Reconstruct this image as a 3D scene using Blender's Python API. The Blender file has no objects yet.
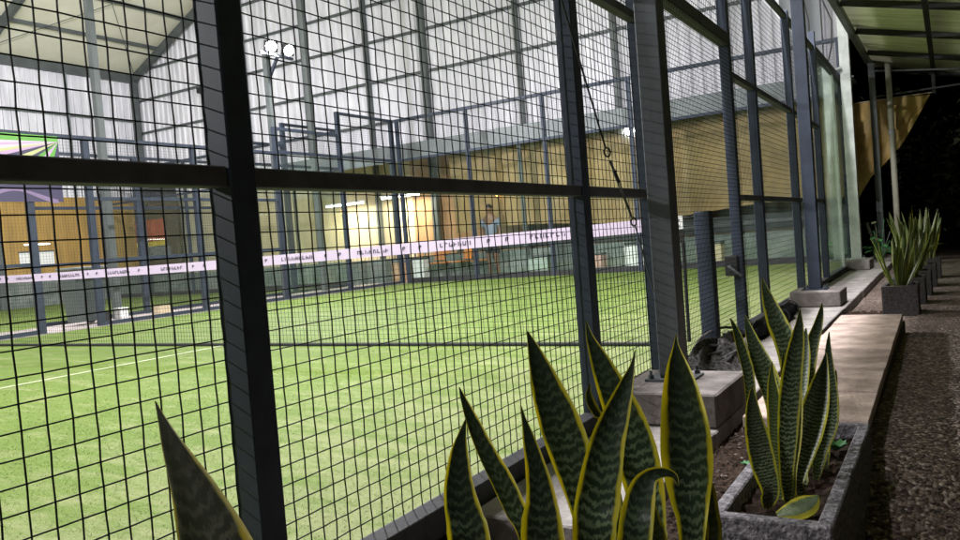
import bpy, math, random
from mathutils import Vector, Matrix
random.seed(7)
SC = bpy.context.scene
COL = SC.collection
PI = math.pi
YN = 5.45          # the net stands across the court here
YE = 17.5          # end wall of the hall
P_TUBE = 70
CAM = Vector((1.512, 0.0, 0.8374))

# ------------------------------------------------------------------ materials
MATS = {}
def nodes_of(m):
    m.use_nodes = True
    nt = m.node_tree
    return nt, nt.nodes, nt.links, nt.nodes['Principled BSDF']

def mat(name, col, rough=0.6, metal=0.0, var=0.0, scale=6.0, bump=0.0, bscale=40.0, col2=None, stretch=None, spec=None):
    """principled surface with noise mottling (col -> col2) and noise bump in object space"""
    if name in MATS: return MATS[name]
    m = bpy.data.materials.new(name); MATS[name] = m
    nt, N, L, b = nodes_of(m)
    b.inputs['Base Color'].default_value = (*col, 1)
    b.inputs['Roughness'].default_value = rough
    b.inputs['Metallic'].default_value = metal
    if spec is not None: b.inputs['Specular IOR Level'].default_value = spec
    tc = N.new('ShaderNodeTexCoord'); src = tc.outputs['Object']
    if stretch:
        mp = N.new('ShaderNodeMapping'); mp.inputs['Scale'].default_value = stretch
        L.new(src, mp.inputs['Vector']); src = mp.outputs['Vector']
    if var or col2:
        n = N.new('ShaderNodeTexNoise'); n.inputs['Scale'].default_value = scale
        n.inputs['Detail'].default_value = 6; n.inputs['Roughness'].default_value = 0.65
        L.new(src, n.inputs['Vector'])
        r = N.new('ShaderNodeValToRGB')
        c2 = col2 if col2 else tuple(c * (1 - var) for c in col)
        r.color_ramp.elements[0].position = 0.35; r.color_ramp.elements[0].color = (*c2, 1)
        r.color_ramp.elements[1].position = 0.65; r.color_ramp.elements[1].color = (*col, 1)
        L.new(n.outputs['Fac'], r.inputs['Fac']); L.new(r.outputs['Color'], b.inputs['Base Color'])
    if bump:
        n2 = N.new('ShaderNodeTexNoise'); n2.inputs['Scale'].default_value = bscale; n2.inputs['Detail'].default_value = 5
        L.new(src, n2.inputs['Vector'])
        bp = N.new('ShaderNodeBump'); bp.inputs['Strength'].default_value = bump; bp.inputs['Distance'].default_value = 0.01
        L.new(n2.outputs['Fac'], bp.inputs['Height']); L.new(bp.outputs['Normal'], b.inputs['Normal'])
    return m

def emit(name, col, s):
    m = bpy.data.materials.new(name); MATS[name] = m
    nt, N, L, b = nodes_of(m)
    b.inputs['Base Color'].default_value = (*col, 1)
    b.inputs['Emission Color'].default_value = (*col, 1)
    b.inputs['Emission Strength'].default_value = s
    return m

def glass(name, tint):
    m = bpy.data.materials.new(name); MATS[name] = m
    nt, N, L, b = nodes_of(m)
    N.remove(b)
    out = N['Material Output']
    t = N.new('ShaderNodeBsdfTransparent'); t.inputs['Color'].default_value = (*tint, 1)
    g = N.new('ShaderNodeBsdfGlossy'); g.inputs['Roughness'].default_value = 0.03; g.inputs['Color'].default_value = (0.92, 1.0, 0.95, 1)
    d = N.new('ShaderNodeBsdfDiffuse'); d.inputs['Color'].default_value = (0.30, 0.42, 0.36, 1)
    fr = N.new('ShaderNodeFresnel'); ge = N.new('ShaderNodeNewGeometry'); io = N.new('ShaderNodeMapRange'); io.inputs[3].default_value = 1.5; io.inputs[4].default_value = 1/1.5
    L.new(ge.outputs['Backfacing'], io.inputs[0]); L.new(io.outputs[0], fr.inputs['IOR'])
    tc = N.new('ShaderNodeTexCoord')
    mp = N.new('ShaderNodeMapping'); mp.inputs['Scale'].default_value = (3, 3, 0.5); L.new(tc.outputs['Object'], mp.inputs['Vector'])
    nz = N.new('ShaderNodeTexNoise'); nz.inputs['Scale'].default_value = 1.5; nz.inputs['Detail'].default_value = 8; L.new(mp.outputs['Vector'], nz.inputs['Vector'])
    rr = N.new('ShaderNodeMapRange'); rr.inputs[1].default_value = 0.4; rr.inputs[2].default_value = 0.8; rr.inputs[3].default_value = 0.0; rr.inputs[4].default_value = 0.05
    L.new(nz.outputs['Fac'], rr.inputs[0])
    m1 = N.new('ShaderNodeMixShader'); L.new(rr.outputs[0], m1.inputs['Fac']); L.new(t.outputs[0], m1.inputs[1]); L.new(d.outputs[0], m1.inputs[2])
    m2 = N.new('ShaderNodeMixShader'); L.new(fr.outputs[0], m2.inputs['Fac']); L.new(m1.outputs[0], m2.inputs[1]); L.new(g.outputs[0], m2.inputs[2])
    L.new(m2.outputs[0], out.inputs['Surface'])
    return m

POST = mat('fence_steel', (0.040, 0.052, 0.082), 0.55, 0, 0.30, 7, 0.03, 200, spec=0.3)
WIRE = mat('wire_black', (0.006, 0.007, 0.008), 0.7, spec=0.15)
WIREF = mat('wire_grey', (0.05, 0.056, 0.058), 0.5)
GALV = mat('column_steel', (0.080, 0.088, 0.100), 0.6, 0, 0.2, 4, 0.05, 150, spec=0.3)
PALE = mat('column_pale', (0.52, 0.55, 0.53), 0.55, 0, 0.35, 4, 0.1, 80)
GREYST = mat('hall_steel', (0.10, 0.115, 0.118), 0.5, 0, 0.3, 3)
RUST = mat('shed_steel', (0.035, 0.036, 0.034), 0.6, 0, 0.4, 6)
CONC = mat('concrete', (0.33, 0.30, 0.285), 0.9, 0, 0, 7, 0.5, 60, col2=(0.17, 0.155, 0.15))
CONCD = mat('concrete_side', (0.24, 0.21, 0.20), 0.9, 0, 0, 9, 0.5, 50, col2=(0.12, 0.105, 0.10))
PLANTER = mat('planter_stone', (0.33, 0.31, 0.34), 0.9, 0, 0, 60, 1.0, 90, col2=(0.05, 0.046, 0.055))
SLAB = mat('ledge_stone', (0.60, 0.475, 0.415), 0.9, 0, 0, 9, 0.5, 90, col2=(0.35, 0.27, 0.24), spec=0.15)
PLANTD = mat('planter_dark', (0.085, 0.078, 0.078), 0.9, 0, 0, 40, 0.8, 80, col2=(0.025, 0.022, 0.022))  # darker planter stone: the small planters' unlit fronts put into the colour
SOIL = mat('soil', (0.072, 0.048, 0.036), 1.0, 0, 0, 55, 1.0, 70, col2=(0.014, 0.010, 0.008), spec=0.1)
WALLW = mat('metal_cladding', (0.84, 0.83, 0.90), 0.5, 0, 0, 1.6, 0, 10, col2=(0.60, 0.595, 0.66), stretch=(2.5, 2.5, 0.35))
ROOFC = mat('roof_cream', (0.84, 0.82, 0.70), 0.6, 0, 0, 0.7, 0, 10, col2=(0.74, 0.71, 0.58))
SHEDR = mat('shed_roof_sheet', (0.90, 0.90, 0.66), 0.5, 0, 0, 2.0, 0, 10, col2=(0.58, 0.63, 0.33), stretch=(0.5, 4, 1))
TARP = mat('tan_tarp', (0.37, 0.25, 0.105), 0.6, 0, 0, 2.2, 0.6, 9, col2=(0.22, 0.145, 0.06), stretch=(1, 1, 0.5))
BEIGE = mat('beige_wall', (0.68, 0.56, 0.38), 0.8, 0, 0.12, 2)
CREAM = mat('cream_wall', (0.52, 0.475, 0.35), 0.8, 0, 0.15, 2)
ORANGE = mat('orange_wall', (0.52, 0.30, 0.15), 0.75, 0, 0.25, 2)
OCHRE = mat('ochre_cladding', (0.42, 0.26, 0.07), 0.75, 0, 0.3, 1.5, stretch=(1, 3, 0.4))
FASCIA = mat('fascia_grey', (0.24, 0.27, 0.29), 0.5, 0, 0.3, 2)
TEAL = mat('teal_wall', (0.10, 0.13, 0.12), 0.7, 0, 0, 2.5, 0, 10, col2=(0.24, 0.26, 0.245))
DARKP = mat('dark_panel', (0.028, 0.030, 0.034), 0.5, 0, 0.3, 4)
WHITE = mat('white_paint', (0.8, 0.8, 0.8), 0.6)
TAPE = mat('tape_lilac', (0.56, 0.46, 0.62), 0.6, 0, 0.08, 8)
INK = mat('tape_ink', (0.06, 0.05, 0.09), 0.7)
NETM = mat('net_cord', (0.012, 0.013, 0.013), 0.7)
PATHC = mat('path_concrete', (0.36, 0.31, 0.30), 0.9, 0, 0.3, 3, 0.3, 40)
BLACK = mat('black_rubber', (0.012, 0.012, 0.014), 0.6)
BINM = mat('bin_grey', (0.07, 0.085, 0.085), 0.5, 0, 0.2, 3)
GLASS = glass('court_glass', (0.955, 0.98, 0.965))
GLASSN = glass('near_court_glass', (0.86, 0.91, 0.86))
RAILM = mat('fence_rail_lit', (0.105, 0.105, 0.125), 0.7, 0, 0.3, 12, 0.05, 150, spec=0.2)  # paler fence steel: lit rail tops and header underside put into the colour
LAMPON = emit('lamp_lens', (1.0, 0.97, 1.0), 60.0)
TUBE = emit('tube_glow', (1.0, 0.97, 0.88), 9.0)
BULB = emit('bulb_glow', (1.0, 0.45, 0.10), 9.0)

def turf_material(name, base, dark, pale):
    m = bpy.data.materials.new(name); nt, N, L, b = nodes_of(m)
    tc = N.new('ShaderNodeTexCoord')
    def noise(sc, det, stretch=None, rough=0.6):
        src = tc.outputs['Object']
        if stretch:
            mp = N.new('ShaderNodeMapping'); mp.inputs['Scale'].default_value = stretch; mp.inputs['Rotation'].default_value = (0, 0, 0.5)
            L.new(src, mp.inputs['Vector']); src = mp.outputs['Vector']
        n = N.new('ShaderNodeTexNoise'); n.inputs['Scale'].default_value = sc; n.inputs['Detail'].default_value = det; n.inputs['Roughness'].default_value = rough
        L.new(src, n.inputs['Vector']); return n
    def ramp(n, p0, c0, p1, c1):
        r = N.new('ShaderNodeValToRGB'); r.color_ramp.elements[0].position = p0; r.color_ramp.elements[1].position = p1
        r.color_ramp.elements[0].color = (*c0, 1); r.color_ramp.elements[1].color = (*c1, 1); L.new(n.outputs['Fac'], r.inputs['Fac']); return r
    def mix(f, a, c, mode='MIX'):
        x = N.new('ShaderNodeMix'); x.data_type = 'RGBA'; x.blend_type = mode
        if isinstance(f, float): x.inputs[0].default_value = f
        else: L.new(f, x.inputs[0])
        L.new(a, x.inputs[6]); L.new(c, x.inputs[7]); return x.outputs[2]
    a = ramp(noise(90, 4, (1, 2.4, 1)), 0.34, dark, 0.66, base)
    p1 = noise(2.2, 7, (1.0, 3.2, 1), 0.72)
    sx = N.new('ShaderNodeSeparateXYZ'); L.new(tc.outputs['Object'], sx.inputs[0])
    wr = N.new('ShaderNodeMapRange'); wr.inputs[1].default_value = -2.2; wr.inputs[2].default_value = -0.1; wr.inputs[3].default_value = 0.0; wr.inputs[4].default_value = 0.16; L.new(sx.outputs[0], wr.inputs[0])
    ad = N.new('ShaderNodeMath'); ad.operation = 'ADD'; L.new(p1.outputs['Fac'], ad.inputs[0]); L.new(wr.outputs[0], ad.inputs[1])
    mk = N.new('ShaderNodeMapRange'); mk.inputs[1].default_value = 0.50; mk.inputs[2].default_value = 0.68; mk.inputs[4].default_value = 0.62
    L.new(ad.outputs[0], mk.inputs[0])
    pc = N.new('ShaderNodeRGB'); pc.outputs[0].default_value = (*pale, 1)
    c = mix(mk.outputs[0], a.outputs['Color'], pc.outputs[0])
    s = ramp(noise(0.55, 3), 0.3, (0.80, 0.84, 0.78), 0.7, (1, 1, 1))
    c = mix(1.0, c, s.outputs['Color'], 'MULTIPLY')
    L.new(c, b.inputs['Base Color']); b.inputs['Roughness'].default_value = 0.75
    b.inputs['Specular IOR Level'].default_value = 0.25
    bp = N.new('ShaderNodeBump'); bp.inputs['Strength'].default_value = 0.7; bp.inputs['Distance'].default_value = 0.012
    L.new(noise(140, 3, (1, 2, 1)).outputs['Fac'], bp.inputs['Height']); L.new(bp.outputs['Normal'], b.inputs['Normal'])
    return m
TURF = turf_material('turf', (0.138, 0.206, 0.029), (0.076, 0.128, 0.015), (0.29, 0.29, 0.155))

def gravel_material():
    m = bpy.data.materials.new('gravel'); nt, N, L, b = nodes_of(m)
    tc = N.new('ShaderNodeTexCoord')
    v = N.new('ShaderNodeTexVoronoi'); v.inputs['Scale'].default_value = 85; L.new(tc.outputs['Object'], v.inputs['Vector'])
    r = N.new('ShaderNodeValToRGB')
    for i, (p, c) in enumerate([(0.0, (0.075, 0.050, 0.043)), (0.45, (0.20, 0.14, 0.117)), (0.8, (0.38, 0.30, 0.26)), (1.0, (0.72, 0.62, 0.56))]):
        e = r.color_ramp.elements[i] if i < 2 else r.color_ramp.elements.new(p)
        e.position = p; e.color = (*c, 1)
    sp = N.new('ShaderNodeSeparateColor'); L.new(v.outputs['Color'], sp.inputs[0]); L.new(sp.outputs[0], r.inputs['Fac'])
    n = N.new('ShaderNodeTexNoise'); n.inputs['Scale'].default_value = 1.6; n.inputs['Detail'].default_value = 6; L.new(tc.outputs['Object'], n.inputs['Vector'])
    r2 = N.new('ShaderNodeValToRGB'); r2.color_ramp.elements[0].position = 0.35; r2.color_ramp.elements[0].color = (0.6, 0.55, 0.52, 1)
    r2.color_ramp.elements[1].position = 0.65; r2.color_ramp.elements[1].color = (1, 1, 1, 1); L.new(n.outputs['Fac'], r2.inputs['Fac'])
    x = N.new('ShaderNodeMix'); x.data_type = 'RGBA'; x.blend_type = 'MULTIPLY'; x.inputs[0].default_value = 1.0
    L.new(r.outputs['Color'], x.inputs[6]); L.new(r2.outputs['Color'], x.inputs[7]); L.new(x.outputs[2], b.inputs['Base Color'])
    b.inputs['Roughness'].default_value = 0.95
    bp = N.new('ShaderNodeBump'); bp.inputs['Strength'].default_value = 1.0; bp.inputs['Distance'].default_value = 0.02; bp.invert = True
    L.new(v.outputs['Distance'], bp.inputs['Height']); L.new(bp.outputs['Normal'], b.inputs['Normal'])
    return m
GRAVEL = gravel_material()

def leaf_material(name, dark, light, margin, mstart=0.80):
    """snake plant: yellow margins, dark green blade with jagged pale cross-bands, paler towards the base"""
    m = bpy.data.materials.new(name); nt, N, L, b = nodes_of(m)
    uv = N.new('ShaderNodeUVMap'); uv.uv_map = 'UVMap'
    s = N.new('ShaderNodeSeparateXYZ'); L.new(uv.outputs['UV'], s.inputs[0])
    def M(op, a, c=None, d=None):
        x = N.new('ShaderNodeMath'); x.operation = op
        for i, q in enumerate((a, c, d)):
            if q is None: continue
            if isinstance(q, (int, float)): x.inputs[i].default_value = q
            else: L.new(q, x.inputs[i])
        return x.outputs[0]
    au = M('ABSOLUTE', M('MULTIPLY_ADD', s.outputs[0], 2.0, -1.0))
    oi = N.new('ShaderNodeObjectInfo')
    cb = N.new('ShaderNodeCombineXYZ'); L.new(M('MULTIPLY', s.outputs[0], 5.0), cb.inputs[0]); L.new(M('MULTIPLY', s.outputs[1], 22.0), cb.inputs[1]); L.new(M('MULTIPLY', oi.outputs['Random'], 40.0), cb.inputs[2])
    n = N.new('ShaderNodeTexNoise'); n.inputs['Scale'].default_value = 1.3; n.inputs['Detail'].default_value = 6; n.inputs['Roughness'].default_value = 0.75; L.new(cb.outputs[0], n.inputs['Vector'])
    ph = M('ADD', M('MULTIPLY', s.outputs[1], 270.0), M('ADD', M('MULTIPLY', n.outputs['Fac'], 17.0), M('MULTIPLY', au, -4.5)))
    band = M('SINE', ph)
    n2 = N.new('ShaderNodeTexNoise'); n2.inputs['Scale'].default_value = 0.9; n2.inputs['Detail'].default_value = 3; L.new(cb.outputs[0], n2.inputs['Vector'])
    thr = N.new('ShaderNodeMapRange'); thr.inputs[1].default_value = -0.15; thr.inputs[2].default_value = 0.75; L.new(band, thr.inputs[0])
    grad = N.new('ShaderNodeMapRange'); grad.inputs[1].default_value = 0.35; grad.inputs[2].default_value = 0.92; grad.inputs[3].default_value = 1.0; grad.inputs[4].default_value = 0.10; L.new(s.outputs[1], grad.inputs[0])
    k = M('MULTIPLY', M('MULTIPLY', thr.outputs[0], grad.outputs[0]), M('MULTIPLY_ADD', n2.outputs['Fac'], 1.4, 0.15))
    k = M('MINIMUM', k, 1.0)
    mx = N.new('ShaderNodeMix'); mx.data_type = 'RGBA'; L.new(k, mx.inputs[0]); mx.inputs[6].default_value = (*dark, 1); mx.inputs[7].default_value = (*light, 1)
    mg = N.new('ShaderNodeMapRange'); mg.inputs[1].default_value = mstart - 0.05; mg.inputs[2].default_value = mstart + 0.05
    edge = M('ADD', au, M('MULTIPLY_ADD', n2.outputs['Fac'], 0.30, -0.15))
    side = M('MULTIPLY', M('SUBTRACT', s.outputs[0], 0.5), M('MULTIPLY_ADD', oi.outputs['Random'], 0.24, -0.12))     # one margin wider than the other
    L.new(M('ADD', M('ADD', edge, side), M('MULTIPLY_ADD', oi.outputs['Random'], -0.13, 0.06)), mg.inputs[0])
    my = N.new('ShaderNodeMix'); my.data_type = 'RGBA'; L.new(mg.outputs[0], my.inputs[0]); L.new(mx.outputs[2], my.inputs[6]); 
    ym = N.new('ShaderNodeMix'); ym.data_type = 'RGBA'; L.new(n2.outputs['Fac'], ym.inputs[0]); ym.inputs[6].default_value = (margin[0]*0.62, margin[1]*0.80, margin[2]*1.2, 1); ym.inputs[7].default_value = (*margin, 1); L.new(ym.outputs[2], my.inputs[7])
    sc2 = N.new('ShaderNodeTexNoise'); sc2.inputs['Scale'].default_value = 3.5; sc2.inputs['Detail'].default_value = 8; sc2.inputs['Roughness'].default_value = 0.8; L.new(cb.outputs[0], sc2.inputs['Vector'])
    dm = N.new('ShaderNodeMapRange'); dm.inputs[1].default_value = 0.58; dm.inputs[2].default_value = 0.78; dm.inputs[4].default_value = 0.7; L.new(sc2.outputs['Fac'], dm.inputs[0])
    du = N.new('ShaderNodeMix'); du.data_type = 'RGBA'; L.new(dm.outputs[0], du.inputs[0]); L.new(my.outputs[2], du.inputs[6]); du.inputs[7].default_value = (0.20, 0.19, 0.15, 1)
    my = du; L.new(my.outputs[2], b.inputs['Base Color']); b.inputs['Roughness'].default_value = 0.42
    out = N['Material Output']
    tr = N.new('ShaderNodeBsdfTranslucent'); L.new(my.outputs[2], tr.inputs['Color'])
    ms = N.new('ShaderNodeMixShader'); L.new(M('MULTIPLY_ADD', mg.outputs[0], 0.45, 0.05), ms.inputs['Fac']); L.new(b.outputs[0], ms.inputs[1]); L.new(tr.outputs[0], ms.inputs[2])
    L.new(ms.outputs[0], out.inputs['Surface'])
    bp = N.new('ShaderNodeBump'); bp.inputs['Strength'].default_value = 0.15; bp.inputs['Distance'].default_value = 0.002; L.new(n.outputs['Fac'], bp.inputs['Height']); L.new(bp.outputs['Normal'], b.inputs['Normal'])
    return m
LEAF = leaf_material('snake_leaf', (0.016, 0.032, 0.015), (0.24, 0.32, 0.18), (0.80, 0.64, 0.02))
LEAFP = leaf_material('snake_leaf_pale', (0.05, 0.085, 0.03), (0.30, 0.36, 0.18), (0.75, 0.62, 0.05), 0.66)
LEAFS = leaf_material('snake_leaf_grey', (0.045, 0.050, 0.032), (0.30, 0.29, 0.21), (0.66, 0.50, 0.03), 0.84)  # greyer, paler blade and bands, for the nearest leaf at the left
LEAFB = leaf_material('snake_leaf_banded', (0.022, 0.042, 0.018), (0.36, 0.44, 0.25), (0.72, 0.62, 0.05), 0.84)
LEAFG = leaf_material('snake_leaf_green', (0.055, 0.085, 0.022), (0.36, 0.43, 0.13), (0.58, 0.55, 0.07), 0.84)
SHRUBM = mat('shrub_leaf', (0.17, 0.19, 0.12), 0.5, 0, 0.6, 2.0)
BARK = mat('bark', (0.07, 0.05, 0.035), 0.9, 0, 0.4, 8)
SPROUT = mat('sprout_green', (0.05, 0.20, 0.06), 0.5)

def per_object_tone(m, lo, hi):
    nt, N, L = m.node_tree, m.node_tree.nodes, m.node_tree.links; b = N['Principled BSDF']
    src = b.inputs['Base Color'].links[0].from_socket
    oi = N.new('ShaderNodeObjectInfo'); mr = N.new('ShaderNodeMapRange'); mr.inputs[3].default_value = lo; mr.inputs[4].default_value = hi
    L.new(oi.outputs['Random'], mr.inputs[0])
    x = N.new('ShaderNodeMix'); x.data_type = 'RGBA'; x.blend_type = 'MULTIPLY'; x.inputs[0].default_value = 1.0
    L.new(src, x.inputs[6]); L.new(mr.outputs[0], x.inputs[7]); L.new(x.outputs[2], b.inputs['Base Color'])
per_object_tone(SLAB, 0.78, 1.08)

# ------------------------------------------------------------------ mesh builder
class MB:
    def __init__(s): s.v = []; s.f = []; s.m = []; s.uv = {}; s.smooth = False
    def quad(s, a, b, c, d, mi=0):
        n = len(s.v); s.v += [tuple(a), tuple(b), tuple(c), tuple(d)]; s.f.append((n, n+1, n+2, n+3)); s.m.append(mi); return s
    def poly(s, pts, mi=0):
        n = len(s.v); s.v += [tuple(p) for p in pts]; s.f.append(tuple(range(n, n+len(pts)))); s.m.append(mi); return s
    def box(s, x0, x1, y0, y1, z0, z1, mi=0, bev=0.0):
        n = len(s.v)
        if bev <= 0:
            s.v += [(x0,y0,z0),(x1,y0,z0),(x1,y1,z0),(x0,y1,z0),(x0,y0,z1),(x1,y0,z1),(x1,y1,z1),(x0,y1,z1)]
            for q in ((3,2,1,0),(4,5,6,7),(0,1,5,4),(1,2,6,5),(2,3,7,6),(3,0,4,7)):
                s.f.append(tuple(n+i for i in q)); s.m.append(mi)
            return s
        b = bev; xs, ys, zs = (x0, x1), (y0, y1), (z0, z1); idx = {}
        for i in (0, 1):
            for j in (0, 1):
                for k in (0, 1):
                    sx, sy, sz = (1 if i == 0 else -1), (1 if j == 0 else -1), (1 if k == 0 else -1)
                    idx[i,j,k,'x'] = len(s.v); s.v.append((xs[i], ys[j]+sy*b, zs[k]+sz*b))
                    idx[i,j,k,'y'] = len(s.v); s.v.append((xs[i]+sx*b, ys[j], zs[k]+sz*b))
                    idx[i,j,k,'z'] = len(s.v); s.v.append((xs[i]+sx*b, ys[j]+sy*b, zs[k]))
        F = []
        for i in (0, 1): F.append([(i,0,0,'x'),(i,1,0,'x'),(i,1,1,'x'),(i,0,1,'x')])
        for j in (0, 1): F.append([(0,j,0,'y'),(1,j,0,'y'),(1,j,1,'y'),(0,j,1,'y')])
        for k in (0, 1): F.append([(0,0,k,'z'),(1,0,k,'z'),(1,1,k,'z'),(0,1,k,'z')])
        for j in (0, 1):
            for k in (0, 1): F.append([(0,j,k,'y'),(1,j,k,'y'),(1,j,k,'z'),(0,j,k,'z')])
        for i in (0, 1):
            for k in (0, 1): F.append([(i,0,k,'x'),(i,1,k,'x'),(i,1,k,'z'),(i,0,k,'z')])
        for i in (0, 1):
            for j in (0, 1): F.append([(i,j,0,'x'),(i,j,1,'x'),(i,j,1,'y'),(i,j,0,'y')])
        for i in (0, 1):
            for j in (0, 1):
                for k in (0, 1): F.append([(i,j,k,'x'),(i,j,k,'y'),(i,j,k,'z')])
        c = Vector(((x0+x1)/2, (y0+y1)/2, (z0+z1)/2))
        for q in F:
            ids = [idx[t] for t in q]; P = [Vector(s.v[i]) for i in ids]
            nrm = (P[1]-P[0]).cross(P[2]-P[0])
            if nrm.dot(sum(P, Vector())/len(P)-c) < 0: ids.reverse()
            s.f.append(tuple(ids)); s.m.append(mi)
        return s
    def tube(s, pts, r, sides=6, mi=0, caps=True):
        pts = [Vector(p) for p in pts]; rs = r if isinstance(r, (list, tuple)) else [r]*len(pts)
        n0 = len(s.v); up = None
        for i, p in enumerate(pts):
            t = (pts[min(i+1, len(pts)-1)] - pts[max(i-1, 0)])
            t = t.normalized() if t.length > 1e-9 else Vector((0, 0, 1))
            if up is None or abs(up.dot(t)) > 0.98: up = Vector((0, 0, 1)) if abs(t.z) < 0.9 else Vector((0, 1, 0))
            a = t.cross(up).normalized(); c = a.cross(t).normalized(); up = c
            for k in range(sides):
                th = 2*PI*(k+0.5)/sides; s.v.append(tuple(p + (a*math.cos(th) + c*math.sin(th))*rs[i]))
        for i in range(len(pts)-1):
            for k in range(sides):
                a0 = n0+i*sides; b0 = a0+sides; k2 = (k+1) % sides
                s.f.append((a0+k, a0+k2, b0+k2, b0+k)); s.m.append(mi)
        if caps:
            s.f.append(tuple(n0+k for k in reversed(range(sides)))); s.m.append(mi)
            e = n0+(len(pts)-1)*sides; s.f.append(tuple(e+k for k in range(sides))); s.m.append(mi)
        return s
    def bar(s, a, b, w, h, mi=0):
        """rectangular bar from a to b: w wide across, h tall"""
        a, b = Vector(a), Vector(b); t = (b-a).normalized()
        u = Vector((0, 0, 1)) if abs(t.z) < 0.95 else Vector((0, 1, 0))
        x = t.cross(u).normalized()*w/2; y = x.cross(t).normalized()*h/2
        n = len(s.v)
        for p in (a, b): s.v += [tuple(p-x-y), tuple(p+x-y), tuple(p+x+y), tuple(p-x+y)]
        for q in ((3,2,1,0),(4,5,6,7),(0,1,5,4),(1,2,6,5),(2,3,7,6),(3,0,4,7)):
            s.f.append(tuple(n+i for i in q)); s.m.append(mi)
        return s
    def grid(s, fn, nu, nv, mi=0):
        n = len(s.v)
        for j in range(nv+1):
            for i in range(nu+1): s.v.append(tuple(fn(i/nu, j/nv)))
        for j in range(nv):
            for i in range(nu):
                a = n+j*(nu+1)+i; s.f.append((a, a+1, a+nu+2, a+nu+1)); s.m.append(mi)
        return s
    def build(s, name, mats, parent=None, smooth=False, at=(0, 0, 0)):
        me = bpy.data.meshes.new(name); me.from_pydata([(v[0]-at[0], v[1]-at[1], v[2]-at[2]) for v in s.v], [], s.f)
        for m in (mats if isinstance(mats, (list, tuple)) else [mats]): me.materials.append(m)
        if any(s.m): me.polygons.foreach_set('material_index', s.m)
        if smooth: me.polygons.foreach_set('use_smooth', [True]*len(me.polygons))
        if s.uv:
            lay = me.uv_layers.new(name='UVMap')
            for li, l in enumerate(me.loops): lay.data[li].uv = s.uv.get(l.vertex_index, (0, 0))
        me.update()
        o = bpy.data.objects.new(name, me); COL.objects.link(o); o.location = at
        if parent:
            o.parent = parent; o.matrix_parent_inverse = Matrix.Translation(-Vector(parent.location)) if parent.type == 'EMPTY' and not parent.parent else Matrix.Identity(4)
            if not (parent.type == 'EMPTY' and not parent.parent): o.matrix_parent_inverse = parent.matrix_world.inverted() if parent.parent is None else Matrix.Identity(4)
        return o

def tag(o, label, cat, group=None, kind=None):
    if label: o['label'] = label
    if cat: o['category'] = cat; o['kind'] = 'thing'
    if group: o['group'] = group
    if kind: o['kind'] = kind
    return o
def thing(name, label, cat, loc=(0, 0, 0), group=None):
    o = bpy.data.objects.new(name, None); COL.objects.link(o); o.location = loc; o.empty_display_size = 0.1
    return tag(o, label, cat, group)
def sub(o, parent):
    """make o a sub-part of a part, keeping it where it is (both are built in world coordinates)"""
    o.parent = parent; o.matrix_parent_inverse = Matrix.Identity(4)
    return o
def part(mb, name, m, root, smooth=False): 
    """child built in world coordinates under a root placed at root.location"""
    o = mb.build(name, m, None, smooth)
    o.parent = root; o.matrix_parent_inverse = Matrix.Translation(-Vector(root.location))
    return o
def subpart(mb, name, m, par, smooth=False):
    o = mb.build(name, m, None, smooth); o.parent = par; return o   # par itself sits at its root's world frame
def copy_tree(root, loc, rz=None):
    r = root.copy(); COL.objects.link(r); r.location = loc
    if rz is not None: r.rotation_euler = (0, 0, rz)
    for ch in root.children:
        c = ch.copy(); COL.objects.link(c); c.parent = r; c.matrix_parent_inverse = ch.matrix_parent_inverse.copy()
        for g in ch.children:
            d = g.copy(); COL.objects.link(d); d.parent = c; d.matrix_parent_inverse = g.matrix_parent_inverse.copy()
    return r
def structure(mb, name, m): return tag(mb.build(name, m), None, None, kind='structure')

# ------------------------------------------------------------------ woven wire
def wire_panel(p0, axis, length, z0, z1, pitch, r, wavy=False, sides=4):
    """square wire mesh standing at p0, running along axis (unit vector); verticals and horizontals cross at the pitch"""
    mb = MB(); p0 = Vector(p0); ax = Vector(axis); nv = ax.cross(Vector((0, 0, 1)))
    nx = int(round(length/pitch)); nz = int(round((z1-z0)/pitch))
    rnd = random.Random(int(length*1000)+int(z1*100))
    J = {}
    def node(i, k):
        if (i, k) not in J: J[i, k] = (rnd.gauss(0, 0.0003), rnd.gauss(0, 0.0003)) if wavy else (0, 0)
        return J[i, k]
    def pt(i, k, off):
        a, c = node(i, k) if wavy else (0, 0)
        return p0 + ax*(min(i*pitch, length)+a) + Vector((0, 0, z0 + min(k*pitch, z1-z0) + c)) + nv*off
    for i in range(nx+1):
        if wavy:
            mb.tube([pt(i, k, r*0.55*(1 if (i+k) % 2 else -1)) for k in range(nz+1)], r, sides, caps=False)
        else: mb.tube([pt(i, 0, 0), pt(i, nz, 0)], r, sides, caps=False)
    for k in range(nz+1):
        if wavy:
            mb.tube([pt(i, k, -r*0.55*(1 if (i+k) % 2 else -1)) for i in range(nx+1)], r, sides, caps=False)
        else: mb.tube([pt(0, k, 0), pt(nx, k, 0)], r, sides, caps=False)
    return mb

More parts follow.
